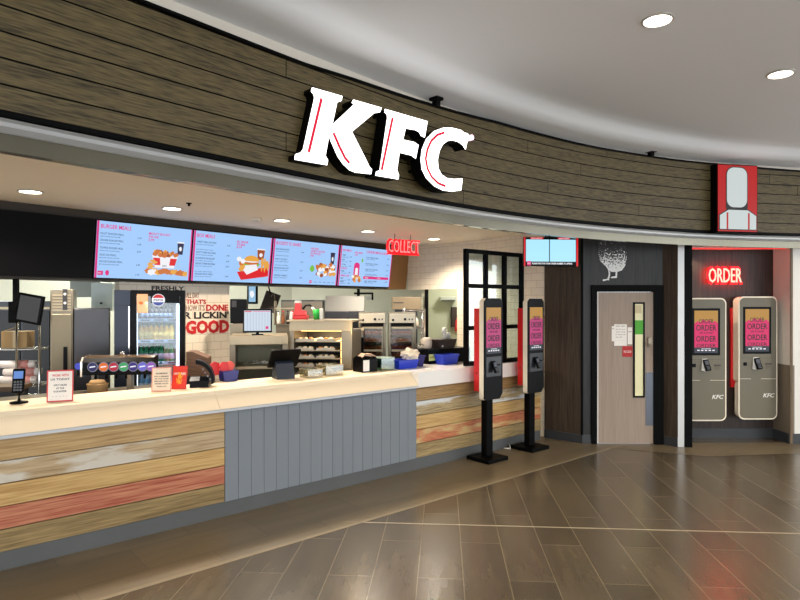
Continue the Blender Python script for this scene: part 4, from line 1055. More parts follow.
def cap_seg(sign, m):
    pts = []
    for k in range(15):
        a = (.12*PI+.76*PI*k/14)
        pts.append((lc[0]+.056*math.cos(a), lc[1]+sign*.056*math.sin(a)))
    mb.prism_xz(pts, -.006, -.004, m)
cap_seg(1, screen('logo_red', (215, 40, 40), 1)); cap_seg(-1, screen('logo_blue', (20, 50, 150), 1)); mb.text('PEPSI', lc[0], lc[1]-.009, .017, screen('logo_ink', (15, 25, 70), 1), y=-.004, w=.085, depth=.002, bold=.02, align='CENTER')
mb.build('round_logo', t)
mb = MB(); mb.box(fr+.004, fr+.105, -.003, 0.005, fz(313), fz(294), mat('orange_poster', (226, 170, 128), .6)); blob(mb, fr+.04, fz(303), .02, .015, mat('poster_spot', (210, 100, 40), .6), -.004); mb.build('door_sticker', t, label='orange-buff sticker')
shz = [fz(y) for y in (320, 341.5, 364)]
for z in shz+[.55, .3]:
    mb = MB(); mb.box(fr, w-fr-.05, .07, .5, z-.012, z, STEELB); sh = mb.build('shelf', t)
    mb = MB(); mb.box(fr, w-fr-.05, .062, .069, z-.02, z+.012, screen('price_strip', (150, 185, 225), .9))
    for k in range(3): mb.box(fr+.03+k*.13, fr+.12+k*.13, .060, .062, z-.012, z+.002, INK)
    mb.build('price_rail', sh)
def bottle_proto(name, label, gm, capm, lab, hgt=.20, r=.03):
    t = thing(name, label, 'bottle')
    mb = MB(); k = hgt/.2
    mb.lathe([(r*.9, 0), (r, .008*k), (r, .12*k), (r*.8, .145*k), (r*.42, .168*k), (r*.4, .18*k)], gm, n=14); b = mb.build('bottle_body', t)
    mb = MB(); mb.lathe([(r*.48, .178*k), (r*.48, .2*k)], capm, n=12); mb.build('cap', t)
    mb = MB(); mb.lathe([(r*1.02, .035*k), (r*1.02, .1*k)], lab, n=14); mb.build('wrap_label', t)
    return t
NTH = ['leftmost', 'second from the left', 'third from the left', 'fourth from the left', 'fifth from the left', 'sixth from the left', 'rightmost']
def place_bottles(proto, z, n, x0, x1, group, mk, y=.14):
    for i in range(n):
        x = x0+(x1-x0)*i/(n-1)
        q = Matrix.Translation(dfr.location) @ Matrix.Rotation(dfyaw, 4, 'Z') @ Vector((x, y, z))
        if i == 0: proto.location = q; proto['label'] = mk(i); proto['group'] = group; o = proto
        else: o = dup(proto, q, 0, mk(i), group)
gr_b = mat('bottle_green', (30, 132, 84), .2, spec=.6); ye = mat('juice_yellow', (220, 176, 50), .4); dk = mat('bottle_dark', (36, 30, 40), .2); gcap = mat('cap_green', (20, 110, 76), .4); pl_ = mat('label_lilac', (204, 190, 224), .5); bl_ = mat('bottle_water', (120, 176, 216), .15)
place_bottles(bottle_proto('drink_bottle', '', dk, BLACK, mat('label_greyblue', (120, 140, 176), .5), .13, .024), shz[0], 7, fr+.04, w-fr-.09, 'dark bottles on the top fridge shelf', lambda i: 'small dark bottle on the top fridge shelf, '+NTH[i])
place_bottles(bottle_proto('drink_bottle', '', ye, gcap, mat('label_paleyellow', (232, 208, 110), .5), .175, .03), shz[1], 7, fr+.035, w-fr-.085, 'green capped yellow bottles on the middle fridge shelf', lambda i: 'yellow juice bottle on the middle fridge shelf, '+NTH[i])
place_bottles(bottle_proto('drink_bottle', '', gr_b, gcap, pl_, .18, .03), shz[2], 7, fr+.035, w-fr-.085, 'green bottles with lilac labels on the third fridge shelf', lambda i: 'green bottle on the third fridge shelf, '+NTH[i])
place_bottles(bottle_proto('drink_bottle', '', bl_, BLACK, mat('label_white', (216, 226, 240), .5), .22, .03), fz(396), 6, fr+.04, w-fr-.1, 'water bottles low in the fridge', lambda i: 'blue water bottle low in the fridge, '+NTH[i if i<5 else 6])
mb = MB(); mb.box(fr, w-fr-.05, .07, .5, fz(397)-.012, fz(397), STEELB); mb.build('shelf', t)

# ---- wall lettering
lt = B(0, .22, 0)
def bz(py, s_): return CAMH+(HZ-py)/F*(BP[1]+s_*BU[1]-.22*BN[1])
lp = (lt.x, lt.y)
def lx(px): return online(px, lp, BU)
ltr = thing('wall_lettering', 'red and black slogan lettering on the cream tiled wall beside the drinks fridge', 'wall lettering', (lt.x, lt.y, 0), BY)
LR = mat('letter_red', (176, 26, 30), .5); LB = mat('letter_black', (28, 24, 24), .5); LT = mat('letter_outline', (120, 72, 62), .5)
def word(s_, xl, xr, yb, yt, m, bold=.03, nm='word'):
    a = lx(xl); b = lx(xr); z0 = bz(yb, (a+b)/2); z1 = bz(yt, (a+b)/2)
    mb = MB(); mb.text(s_, a, z0, (z1-z0), m, y=-.0015, w=b-a, depth=.004, bold=bold); mb.build(nm, ltr)
word('FRESHLY', 151.5, 184, 290.3, 286.3, LB, .03)
word('ALL DAY', 186, 199, 298, 292.5, LT, 0.0); word("THAT'S", 186, 206, 304, 299.6, LR, .03)
word("HOW IT'S", 186, 204.5, 310.5, 305.2, LT, 0.0); word('DONE', 206, 228, 310.5, 304.8, LR, .04)
word("FINGER LICKIN'", 151, 228.6, 318.5, 312.2, LB, .035); word('GOOD', 185.5, 229, 332.5, 321, LR, .05)

# ---- drinks tap bar
Zb = 5.28
q = P(77, 375.5, Zb); yaw = math.radians(6); r_ = (153-400)/F; wb = (r_*q.y-q.x)/(math.cos(yaw)-r_*math.sin(yaw))
tb = thing('drinks_tap_bar', 'long black drinks dispenser bar with coloured round badges', 'drinks dispenser', (q.x, q.y, 1.0), yaw)
zb = q.z-1.0; hb = 18.5*Zb/F
mb = MB(); mb.prism_yz([(0, zb), (0, zb+hb*.7), (.03, zb+hb*.93), (.08, zb+hb), (.16, zb+hb), (.16, zb)], .04, wb, BLACK); mb.build('bar_body', tb)
mb = MB(); mb.prism_yz([(.03, zb+hb*.935), (.08, zb+hb+.002), (.165, zb+hb+.002), (.165, zb+hb+.0001), (.08, zb+hb*1.0)], .05, wb, mat('bronze_top', (140, 116, 88), .25, .8)); mb.build('top_trim', tb)
mb = MB(); mb.prism_yz([(-.008, zb-.012), (-.008, zb+hb*.72), (.03, zb+hb*.97), (.08, zb+hb+.01), (.17, zb+hb+.01), (.17, zb-.012)], .03, .046, CHROME); mb.build('end_cap', tb)
mb = MB(); mb.prism_yz([(.0, zb), (.0, zb+hb*.7), (.03, zb+hb*.93), (.16, zb+hb*.96), (.16, zb)], -.0, .029, BLACK); mb.disc_y(.012, zb+hb*.5, .03, -.003, -.0005, screen('badge_blue_end', (70, 80, 200), .9)); mb.build('end_block', tb)
bcol = [(40, 38, 96), (238, 116, 40), (190, 40, 60), (60, 170, 100), (58, 48, 130), (112, 108, 214), (150, 90, 190)]
for k, px in enumerate((92.5, 103.5, 113.5, 123.5, 133, 142.5, 151)):
    xk = wb*(px-77)/(153-77)
    mb = MB(); mb.disc_y(xk, zb+hb*.45, .044, -.004, 0, screen('badge_rim', (150, 150, 170), .6)); mb.disc_y(xk, zb+hb*.45, .037, -.007, -.003, screen('badge_%s' % ['navy', 'orange', 'red', 'green', 'indigo', 'lilac', 'purple'][k], bcol[k], .9))
    mb.prism_xz([(xk-.026, zb+hb*.45-.008), (xk+.026, zb+hb*.45+.0), (xk+.022, zb+hb*.45+.01), (xk-.022, zb+hb*.45+.004)], -.008, -.006, SW)
    bd = mb.build('badge', tb)
    mb = MB(); mb.tube([(xk, .07, zb), (xk, .06, zb-.04)], .012, BLACK); mb.build('nozzle', tb)
mb = MB(); mb.tube([(wb*.52, .09, zb+hb), (wb*.53, .09, zb+hb+.03), (wb*.56, .09, zb+hb+.03), (wb*.57, .09, zb+hb)], .01, CHROME); mb.build('top_handle', tb)
mb = MB(); mb.box(wb*.62, wb*.68, .06, .14, 0, zb, STEEL); mb.build('pedestal', tb)
mb = MB(); mb.box(wb*.15, wb*.2, .06, .14, 0, zb, STEEL); mb.build('pedestal', tb)
# back worktop under the taps
t = thing('steel_side_counter', 'low stainless back counter carrying the drinks taps behind the service counter', 'counter', W(-.9, 1.02, 0), CY)
t.location = W(-1.1, .72, 0); t.rotation_euler = (0, 0, CY)
mb = MB(); mb.box(0, 3.2, 0, .52, .96, 1.0, STEEL, bev=.004); mb.build('worktop', t)
mb = MB(); mb.box(.02, 3.18, .03, .50, .08, .96, STEELD); mb.build('cabinet', t)
mb = MB(); mb.box(.04, 3.16, .06, .45, 0, .08, DARK); mb.build('plinth', t)
q2 = P(82.5, 396, 5.18); 
t = thing('cardboard_cup_tray', 'buff moulded cup carrier on the back counter under the drinks taps', 'cup carrier', (q2.x, q2.y, 1.0), math.radians(6))
mb = MB(); mb.lathe([(.075, 0), (.085, .01), (.092, .075), (.095, .08)], CARD, c=(.09, .09, 0), n=8); mb.build('tray', t)
mb = MB(); mb.lathe([(.08, .08), (.06, .11), (.02, .115)], CARD, c=(.09, .09, 0), n=8); mb.build('raised_centre', t)

# ---- things on the worktop
def ctop(px, d, yawx=CY):
    """point on the worktop seen in column px at depth d behind the front line"""
    q0 = W(0, d); s_ = online(px, (q0.x, q0.y), CU); return W(s_, d, ZT)
# card reader on stand
q = ctop(19, .42)
t = thing('card_reader_stand', 'card reader on a black stand at the left end of counter', 'card reader', q, math.radians(20))
mb = MB(); mb.lathe([(.06, 0.001), (.06, .012), (.02, .02)], BLACK, n=20); mb.build('base', t)
mb = MB(); mb.tube([(0, 0, .012), (0, .005, .08), (0, -.005, .12)], .014, BLACK); mb.build('neck', t)
M = Matrix.Translation((0, -.01, .165)) @ Matrix.Rotation(math.radians(-15), 4, 'X')
mb = MB(); mb.box(-.04, .04, -.016, .016, -.09, .09, BLACK, M, bev=.01); rd = mb.build('handset', t)
mb = MB(); mb.box(-.03, .03, -.0185, -.016, .015, .07, screen('reader_blue', (110, 150, 220), .9), M); mb.build('display', rd)
mb = MB()
for a in range(3):
    for b in range(4): mb.box(-.026+a*.019, -.012+a*.019, -.0195, -.0165, -.075+b*.02, -.062+b*.02, mat('reader_key', (88, 90, 96), .5), M)
mb.build('keypad', rd)
def easel(px, d, w, h, label, yaw, base, border, lines, ink=INK, name='counter_notice', lean=-12, pic=None):
    t = thing(name, label, 'notice', ctop(px, d), yaw)
    M = Matrix.Rotation(math.radians(lean), 4, 'X')
    mb = MB(); mb.box(0, w, -.003, .001, 0, h, border, M); bk = mb.build('board', t)
    mb = MB(); mb.box(w*.05, w*.95, -.0045, -.003, h*.04, h*.96, base, M); mb.build('sheet', bk)
    mb = MB()
    for s_, z, hh, ww in lines: mb.text(s_, w/2, h*z, h*hh, ink if z < .75 else RED, y=-.0045, w=w*ww, depth=.001, align='CENTER', bold=.02, M=M)
    if pic: pic(mb, w, h, M)
    mb.build('printing', t)
    mb = MB(); mb.prism_yz([(.002, 0.001), (.001, .02), (h*.3, .004), (h*.3, 0.001)], w*.35, w*.65, border); mb.build('easel_foot', t)
redb = mat('notice_red', (206, 52, 52), .5)
easel(46.5, .33, .175, .235, 'white notice in a red border on counter next to card reader', math.radians(22), PAPER, redb, [('WORK WITH', .80, .07, .62), ('US TODAY', .68, .06, .72), ('APPLY ONLINE', .5, .05, .5), ('AT THE', .4, .05, .3), ('COUNTER', .3, .05, .5), ('- - - - -', .16, .03, .6)], lean=-8)
easel(151.5, .38, .155, .20, 'upright cream leaflet with fine print standing on counter before the fridge', math.radians(12), mat('cream_paper', (234, 214, 190), .7), mat('pink_border', (226, 150, 130), .6), [('ALLERGENS', .72, .06, .6), ('ASK A MEMBER', .6, .05, .75), ('OF THE TEAM', .5, .05, .7), ('BEFORE YOU', .4, .05, .7), ('ORDER FOOD', .3, .05, .7), ('THANK YOU', .18, .05, .5)], lean=-5)
def frpic(mb, w, h, M):
    fm = mat('fries_print', (238, 176, 60), .6)
    for k in range(18):
        x = w*(.25+random.random()*.4); z = h*(.2+random.random()*.35); a = random.uniform(-.8, .8)
        mb.prism_xz([(x, z), (x+.006, z), (x+.006+.03*a, z+.035), (x+.03*a, z+.035)], -.006-.0002*k, -.0045, fm, M)
easel(171.5, .42, .13, .20, 'red leaflet showing fries standing beside the cream leaflet', math.radians(-5), mat('leaflet_red', (212, 52, 36), .5), mat('leaflet_red2', (190, 40, 34), .5), [('NEW FRIES', .62, .09, .8)], ink=PAPER, name='counter_leaflet', lean=-10, pic=frpic)

# POS with curved black terminals
def pos(px, d, yaw, label, w=.30, base_blue=True):
    t = thing('till_terminal', label, 'till', ctop(px, d), yaw)
    mb = MB(); mb.prism_yz([(-.06, .001), (.10, .001), (.07, .14), (.0, .17), (-.02, .15)], -.09, .09, mat('till_blue_black', (26, 34, 48), .3)); mb.build('foot', t)
    M = Matrix.Translation((0, .0, .19)) @ Matrix.Rotation(math.radians(38), 4, 'X') @ Matrix.Rotation(math.radians(0), 4, 'Y')
    mb = MB(); mb.box(-w/2, w/2, -.012, .012, -.10, .12, BLACK, M, bev=.005); hs = mb.build('housing', t)
    mb = MB(); mb.box(-w/2+.012, w/2-.012, .0125, .014, -.09, .11, mat('till_display', (30, 32, 36), .15), M); mb.build('display', hs)
    return t
pos(284, .44, CY+math.radians(-10), 'black till terminal seen from behind in the middle of counter')
t = thing('till_terminal', 'curved black till terminal beside the brown box, left of the stainless table', 'till', ctop(203, .42), CY-math.radians(30))
mb = MB(); mb.prism_yz([(-.1, .001), (.1, .001), (.08, .05), (-.02, .09), (-.09, .06)], -.1, .06, BLACK); mb.build('foot', t)
mb = MB(); arc = [(math.cos(a)*.16-.06, math.sin(a)*.18+.06) for a in [math.radians(x) for x in range(-10, 100, 11)]]
arc = arc+[(x*.82-.005, z*.84) for x, z in arc[::-1]]; mb.prism_xz(arc, -.06, .04, BLACK); cv = mb.build('curved_shell', t)
mb = MB()
for k in range(4): mb.box(.06-.02*k, .075-.02*k, -.064, -.06, .06+.03*k, .075+.03*k, mat('shell_button', (120, 120, 124), .3))
mb.build('button', cv)
t = thing('wooden_merchandise_box', 'brown wooden crate standing behind the curved black till', 'crate', ctop(185, .62)+Vector((0, .25, 0)), math.radians(10))
t.location = P(186, 374, 5.75); zb_ = t.location.z; 
bwd = wood('crate_brown', ((70, 50, 36), (112, 84, 60)), 3, .5)
mb = MB(); mb.prism_xz([(0, 0), (.20, 0), (.20, .15), (.06, .21), (0, .21)], 0, .25, bwd); mb.build('crate_body', t)
mb = MB(); mb.box(-.03, .24, -.02, .28, -.02, 0, bwd); mb.box(.0, .2, .0, .25, 1.001-zb_, -.02, DARK); mb.build('stand', t)
# red and blue pouches
t = thing('scoop_bin', 'dark blue bin of red packets right of the curved till', 'bin', ctop(225, .56), CY)
mb = MB(); mb.prism_xz([(.0, .001), (.12, .001), (.14, .10), (-.02, .10)], 0, .12, mat('bin_navy', (22, 28, 110), .4)); mb.build('bin_body', t)
for k, (x, a, c_) in enumerate(((.02, -.35, (206, 40, 48)), (.07, .3, (222, 84, 70)), (-.06, -.1, (196, 36, 44)))):
    M = Matrix.Translation((x, .05+.02*k, .12)) @ Matrix.Rotation(a, 4, 'Y')
    mb = MB(); mb.prism_xz([(-.035, -.06), (.035, -.06), (.045, .05), (.0, .07), (-.045, .045)], -.01, .01, mat('packet_%s' % 'abc'[k], c_, .5), M); mb.build('packet', t)
# clear tubs in the middle
tub = glass('tub_plastic', (226, 224, 206), .25, .15)
def tubs(px, d, w, dp, h, label, fillm, n=2):
    t = thing('clear_tub', label, 'tub', ctop(px, d), CY)
    mb = MB(); th = .004
    mb.box(0, w, 0, th, .001, h, tub); mb.box(0, w, dp-th, dp, .001, h, tub); mb.box(0, th, th, dp-th, .001, h, tub); mb.box(w-th, w, th, dp-th, .001, h, tub); mb.box(th, w-th, th, dp-th, .001, .005, tub)
    mb.box(-.006, w+.006, -.006, 0, h-.01, h, STEELB); mb.box(-.006, 0, -.006, dp, h-.01, h, STEELB); mb.box(w, w+.006, -.006, dp, h-.01, h, STEELB)
    mb.build('tub_walls', t)
    mb = MB()
    for k in range(26):
        mb.box(*(lambda x, y, z: (x, x+.03, y, y+.02, z, z+.012))(random.uniform(.01, w-.045), random.uniform(.01, dp-.035), random.uniform(.008, h*.6)), fillm)
    mb.build('sachets', t)
tubs(308, .30, .17, .16, .085, 'small clear plastic tub of sachets on counter, left of the pair', mat('sachet_cream', (224, 214, 196), .6))
tubs(326, .32, .21, .18, .11, 'clear plastic tub of sachets on counter, larger right of the pair', mat('sachet_buff', (204, 190, 160), .6))
# right-hand things on the counter
t = thing('napkin_dispenser', 'black and white napkin dispenser heaped with paper on counter', 'napkin dispenser', ctop(362.5, .33), CY)
mb = MB(); mb.prism_yz([(0, .001), (.17, .001), (.17, .14), (.13, .17), (.04, .17), (0, .14)], .0, .20, BLACK); mb.build('body', t)
mb = MB(); mb.box(.01, .09, -.003, 0, .012, .13, WHITE); mb.build('white_front_plate', t)
mb = MB()
for k in range(5): 
    M = Matrix.Translation((.04+.03*k, .06, .175)) @ Matrix.Rotation(random.uniform(-.6, .6), 4, 'Y'); mb.box(-.035, .035, -.04, .05, 0, .008, mat('napkin_brown', (190, 160, 136), .8), M)
mb.build('napkins', t)
tg = glass('greenish_glass', (196, 216, 204), .18, .08)
t = thing('glass_display_box', 'greenish clear glass box between napkin dispenser and blue crate', 'display box', ctop(381.5, .34), CY)
mb = MB(); th = .006; w, dp, h = .185, .22, .13
mb.box(0, w, 0, th, .001, h, tg); mb.box(0, w, dp-th, dp, .001, h, tg); mb.box(0, th, th, dp-th, .001, h, tg); mb.box(w-th, w, th, dp-th, .001, h, tg); mb.build('glass_sides', t)
mb = MB(); mb.box(-.003, w+.003, -.003, dp+.003, h, h+.008, mat('box_lid', (150, 170, 156), .3)); mb.build('lid', t)
def crate(px, d, w, dp, h, label, yaw=CY, m=BLUE, loc=None):
    t = thing('blue_crate', label, 'crate', loc if loc is not None else ctop(px, d), yaw)
    a = .02
    mb = MB()
    mb.add([(a, a, .001), (w-a, a, .001), (w-a, dp-a, .001), (a, dp-a, .001), (0, 0, h), (w, 0, h), (w, dp, h), (0, dp, h), (.008, .008, h), (w-.008, .008, h), (w-.008, dp-.008, h), (.008, dp-.008, h), (a+.008, a+.008, .008), (w-a-.008, a+.008, .008), (w-a-.008, dp-a-.008, .008), (a+.008, dp-a-.008, .008)],
           [(0, 3, 2, 1), (0, 1, 5, 4), (1, 2, 6, 5), (2, 3, 7, 6), (3, 0, 4, 7), (4, 5, 9, 8), (5, 6, 10, 9), (6, 7, 11, 10), (7, 4, 8, 11), (8, 9, 13, 12), (9, 10, 14, 13), (10, 11, 15, 14), (11, 8, 12, 15), (12, 13, 14, 15)], m)
    mb.build('crate_body', t)
    mb = MB(); mb.box(-.006, w+.006, -.008, 0, h-.014, h, m); mb.build('rim', t)
    mb = MB(); mb.box(-.006, w+.006, dp, dp+.008, h-.014, h, m); mb.build('rim', t)
    return t
crate(0, 0, .30, .22, .10, 'blue plastic crate with crumpled white cloth on it, on counter', loc=ctop(399, .30))
t = thing('crumpled_cloth', 'crumpled off-white cloth heaped in the blue crate', 'cloth', ctop(406, .36)+Vector((0, 0, .115)), CY)
bm = bmesh.new(); bmesh.ops.create_icosphere(bm, subdivisions=4, radius=1)
for v in bm.verts:
    n_ = 1+.18*math.sin(7*v.co.x+3*v.co.z)+.14*math.sin(9*v.co.y+5*v.co.x)+.1*math.sin(13*v.co.z+4*v.co.y)
    v.co = Vector((v.co.x*.10*n_, v.co.y*.075*n_, max(-.02, v.co.z*.065*n_+.03)))
bm.verts.index_update()
mb = MB(); mb.add([v.co+Vector((.1, .04, .0)) for v in bm.verts], [[v.index for v in f.verts] for f in bm.faces], mat('cloth_offwhite', (228, 214, 190), .9), smooth=True); bm.free(); mb.build('cloth_heap', t)
crate(0, 0, .10, .20, .13, 'small dark blue crate with brown packets beside the cloth-filled crate', m=mat('dark_blue_plastic', (16, 26, 100), .4), loc=ctop(419, .38))
t = thing('black_hatch_shelf', 'black low shelf on counter end with a yellow-green label', 'shelf', ctop(428, .52), CY)
wsh = online(470, W(0, .52).xy, CU)-online(428, W(0, .52).xy, CU)
mb = MB(); mb.box(0, wsh, .0, .02, .001, .155, BLACK); mb.box(0, wsh, .0, .3, .155, .175, BLACK); mb.box(0, .02, .02, .3, .001, .155, BLACK); mb.box(wsh-.02, wsh, .02, .3, .001, .155, BLACK); mb.build('shelf_body', t)
mb = MB(); mb.box(.015, .125, -.003, -.0005, .04, .12, mat('lime_label', (206, 216, 140), .6)); mb.text('ORDERS', .028, .075, .014, INK, y=-.003, w=.08, depth=.001); mb.build('lime_label', t)
crate(0, 0, .27, .16, .12, 'bright blue tray standing before the black shelf near the grid', loc=ctop(443.5, .33))
t = thing('dark_basket', 'dark brown basket on top of the black counter shelf', 'basket', ctop(439, .56)+Vector((0, 0, .176)), CY)
mb = MB(); mb.prism_xz([(.02, 0), (.27, 0), (.32, .11), (-.02, .11)], 0, .2, mat('basket_brown', (48, 34, 28), .6, var=.2, vscale=40)); mb.build('basket_body', t)
mb = MB(); mb.disc_y(.06, .03, .012, -.006, 0, WHITE); mb.build('tag', t)
t = thing('white_cup_stack', 'stack of upturned white cups on the dark basket', 'cup stack', ctop(446, .62)+Vector((0, 0, .29)), CY)
mb = MB(); 
for k, (x, h) in enumerate(((.0, .14), (.07, .08))): mb.lathe([(.035, 0), (.032, .02), (.035, .022), (.030, h*.6), (.033, h*.62), (.024, h)], WHITE, c=(x, .03, 0), n=16)
mb.build('cups', t)
t = thing('grey_white_pot', 'pale metal pot at the left of the black counter shelf', 'pot', ctop(430.5, .60)+Vector((0, 0, .176)), CY)
mb = MB(); mb.lathe([(.045, 0), (.065, .02), (.07, .08), (.06, .13), (.03, .14)], mat('pot_pale', (196, 184, 168), .35), c=(-.02, .05, 0)); mb.build('pot_body', t)
mb = MB(); mb.tube([(-.08, .05, .05), (-.12, .05, .07), (-.12, .05, .11), (-.07, .05, .12)], .006, STEELB); mb.build('handle', t)

# ---- order monitor on stainless table
Zm = 6.55
t, w, h = cab('stainless_work_table', 'stainless work table with open lower shelf under the order monitor', 'table', 229.5, 288, 336, Zm, math.radians(12), .6)
twt = t
mb = MB(); mb.box(0, w, 0, .6, h-.10, h, STEELB, bev=.005); mb.build('table_top', t)
for x in (0, w-.06):
    mb = MB(); mb.box(x, x+.06, .01, .58, 0, h-.10, STEEL); mb.build('leg_panel', t)
mb = MB(); mb.box(.06, w-.06, .55, .58, .2, h-.1, mat('olive_back', (150, 146, 116), .5)); mb.box(.06, w-.06, .02, .56, 1.06, 1.09, STEELB); mb.box(.06, w-.06, .02, .56, .18, .2, STEEL); mb.build('lower_shelf', t)
t = thing('cutlery_heap', 'heap of pale wrapped utensils on the work table lower shelf', 'utensils', t.matrix_basis @ Vector((.1, .06, .751)) if False else Vector(t.location)+Vector((.12, .10, 1.091)), math.radians(12)); t['category'] = 'utensils'
mb = MB()
for k in range(26):
    x = random.uniform(0, .38); y = random.uniform(0, .2); a = random.uniform(0, PI); z = random.uniform(.008, .05)
    mb.tube([(x, y, z), (x+.06*math.cos(a), y+.06*math.sin(a), z+random.uniform(-.005, .01))], .006, WHITE, 6)
o_ = mb.build('wrapped_utensil', t); o_['kind'] = 'stuff'
tz = CAMH+(HZ-336)/F*Zm
t = thing('order_monitor', 'lit white order monitor with black edge on the stainless table', 'monitor', Vector((P(240, 333, Zm).x, Zm+.12, tz)), math.radians(12))
r_ = (272-400)/F; q_ = t.location; wm = (r_*q_.y-q_.x)/(math.cos(.21)-r_*math.sin(.21)); hm = 27*Zm/F
mb = MB(); mb.box(0, wm, 0, .03, .03, hm, BLACK, bev=.004); hs = mb.build('housing', t)
mw = screen('order_white', (214, 226, 240), .9); ml = screen('order_grid', (150, 168, 196), .9)
mb = MB(); mb.box(.015, wm-.015, -.003, -.0005, .05, hm-.018, mw); dp_ = mb.build('display', hs)
mb = MB(); mb.box(.02, wm*.3, -.005, -.003, hm-.034, hm-.024, SR); mb.box(wm*.35, wm-.02, -.005, -.003, hm-.032, hm-.026, SP)
for k in range(1, 9): mb.box(.015+(wm-.03)*k/9, .018+(wm-.03)*k/9, -.005, -.003, .055, hm-.045, ml)
mb.box(wm*.78, wm*.88, -.005, -.003, .07, .10, SP); mb.build('order_columns', dp_)
mb = MB(); mb.box(wm*.45, wm*.55, .01, .05, .01, .05, BLACK); mb.box(wm*.3, wm*.7, -.02, .12, .001, .012, BLACK); mb.build('stand', t)
# things behind the monitor
tb_, wbb, hbb = cab('black_kitchen_unit', 'black boxy kitchen unit behind the lit order monitor', 'appliance', 230, 246, 299, 7.3, math.radians(10), .3)
mb = MB(); mb.box(0, wbb, 0, .35, 0, hbb-.30, STEEL, bev=.004); mb.build('pedestal', tb_)
mb = MB(); mb.box(0, wbb, 0, .35, hbb-.30, hbb, BLACK, bev=.01); mb.box(.02, wbb*.4, -.004, 0, hbb-.1, hbb-.02, DARK); mb.build('black_housing', tb_)
t = thing('hanging_phone_screen', 'small bright upright screen in a black case hanging over table', 'screen', P(247, 304, 8.55), math.radians(5))
mb = MB(); mb.box(0, .15, 0, .04, 0, .28, BLACK, bev=.008); mb.build('case', t)
mb = MB(); mb.box(.025, .12, -.004, -.0005, .03, .25, screen('phone_blue', (150, 190, 220), 1)); blob(mb, .07, .14, .03, .05, SW, -.006); mb.build('display', t)
mb = MB(); mb.box(.05, .10, .012, .03, .28, ZC-t.location.z, BLACKM); mb.build('ceiling_pole', t)
t = thing('hanging_tablet', 'dark tilted tablet screen hanging right of the small bright screen', 'screen', P(262, 309, 8.6), math.radians(15))
M = Matrix.Rotation(math.radians(20), 4, 'Y') @ Matrix.Rotation(math.radians(-15), 4, 'X')
mb = MB(); mb.box(-.03, .19, 0, .03, 0, .29, mat('tablet_dark', (56, 48, 44), .3), M, bev=.005); mb.build('tablet', t)
mb = MB(); mb.tube([(.12, .02, .22), (.09, .03, .34), (.075, .03, ZC-t.location.z)], .01, BLACKM); mb.tube([(.13, .02, .18), (.17, .03, .24), (.19, .03, .1)], .006, STEEL); mb.build('hanging_arm', t)
# heated pass-through shelf unit
Zh = 6.75; yh = math.radians(-6)
t, w, h = cab('heated_food_shelving', 'stainless heated pass-through shelving with trays of food in it', 'food warmer', 289.5, 352, 320, Zh, yh, .6)
hs_loc = Vector(t.location); hfs = t
mb = MB(); mb.box(-.03, w+.02, -.03, .62, h-.02, h, STEELB, bev=.004); mb.box(0, w, 0, .03, h-.12, h-.02, STEELB); mb.build('top_plate', t)
for x in (0, w-.12):
    mb = MB(); mb.box(x, x+(.05 if x == 0 else .12), 0, .6, 0, h-.12, STEEL, bev=.004); mb.build('side_panel', t)
mb = MB(); mb.box(.05, w-.12, .57, .6, 0, h-.12, mat('warmer_dark_back', (44, 40, 34), .5)); mb.build('back_panel', t)
hz2 = [zs(y, Zh) for y in (341, 350, 358, 366.5, 375, 383)]
for z in hz2:
    mb = MB(); mb.box(.05, w-.12, .03, .56, z-.012, z, STEELB); mb.build('shelf', t)
warm_m = screen('heater_glow', (255, 190, 110), 5)
mb = MB(); mb.box(.08, w-.15, .2, .24, h-.135, h-.122, warm_m); mb.box(w-.135, w-.123, .04, .08, h-.5, h-.2, warm_m); mb.build('heater_lamp', t, label='glowing amber heater bar')
add_light('AREA', 'heater_beam', (w/2, .25, h-.14), 9, (1, .72, .4), .4, parent=t)
add_light('POINT', 'heater_side_beam', (w+.06, -.08, h-.12), 2.5, (1, .7, .35), .02, parent=t)
# food trays in the shelving
trm = mat('tray_grey', (170, 164, 150), .4, .3); fdm = mat('fried_food', (176, 112, 58), .7, var=.3, vscale=30, bump=.5); bun = mat('wrap_cream', (222, 206, 176), .6, var=.05)
RT = Matrix.Translation(hs_loc) @ Matrix.Rotation(yh, 4, 'Z')
for k, z in enumerate(hz2[:5]):
    for j in range(2):
        q = RT @ Vector((.06+j*.24, .04, z+.001))
        where = ['top', 'second', 'third', 'fourth', 'fifth'][k]
        o = thing('food_tray', 'shallow tray of wrapped food, %s side of the %s warmer shelf' % (['left', 'right'][j], where), 'food tray', q, yh)
        mb = MB(); mb.box(0, .21, 0, .3, 0, .006, trm); mb.box(0, .21, 0, .004, .006, .022, trm); mb.box(0, .004, .004, .3, .006, .022, trm); mb.box(.206, .21, .004, .3, .006, .022, trm); mb.build('tray', o)
        mb = MB()
        for a in range(3): mb.lathe([(.02, .007), (.028, .012), (.026, .03), (.012, .038)], random.choice([fdm, bun, bun]), c=(.04+a*.062, .04, 0), n=10)
        mb.build('wrapped_food', o)
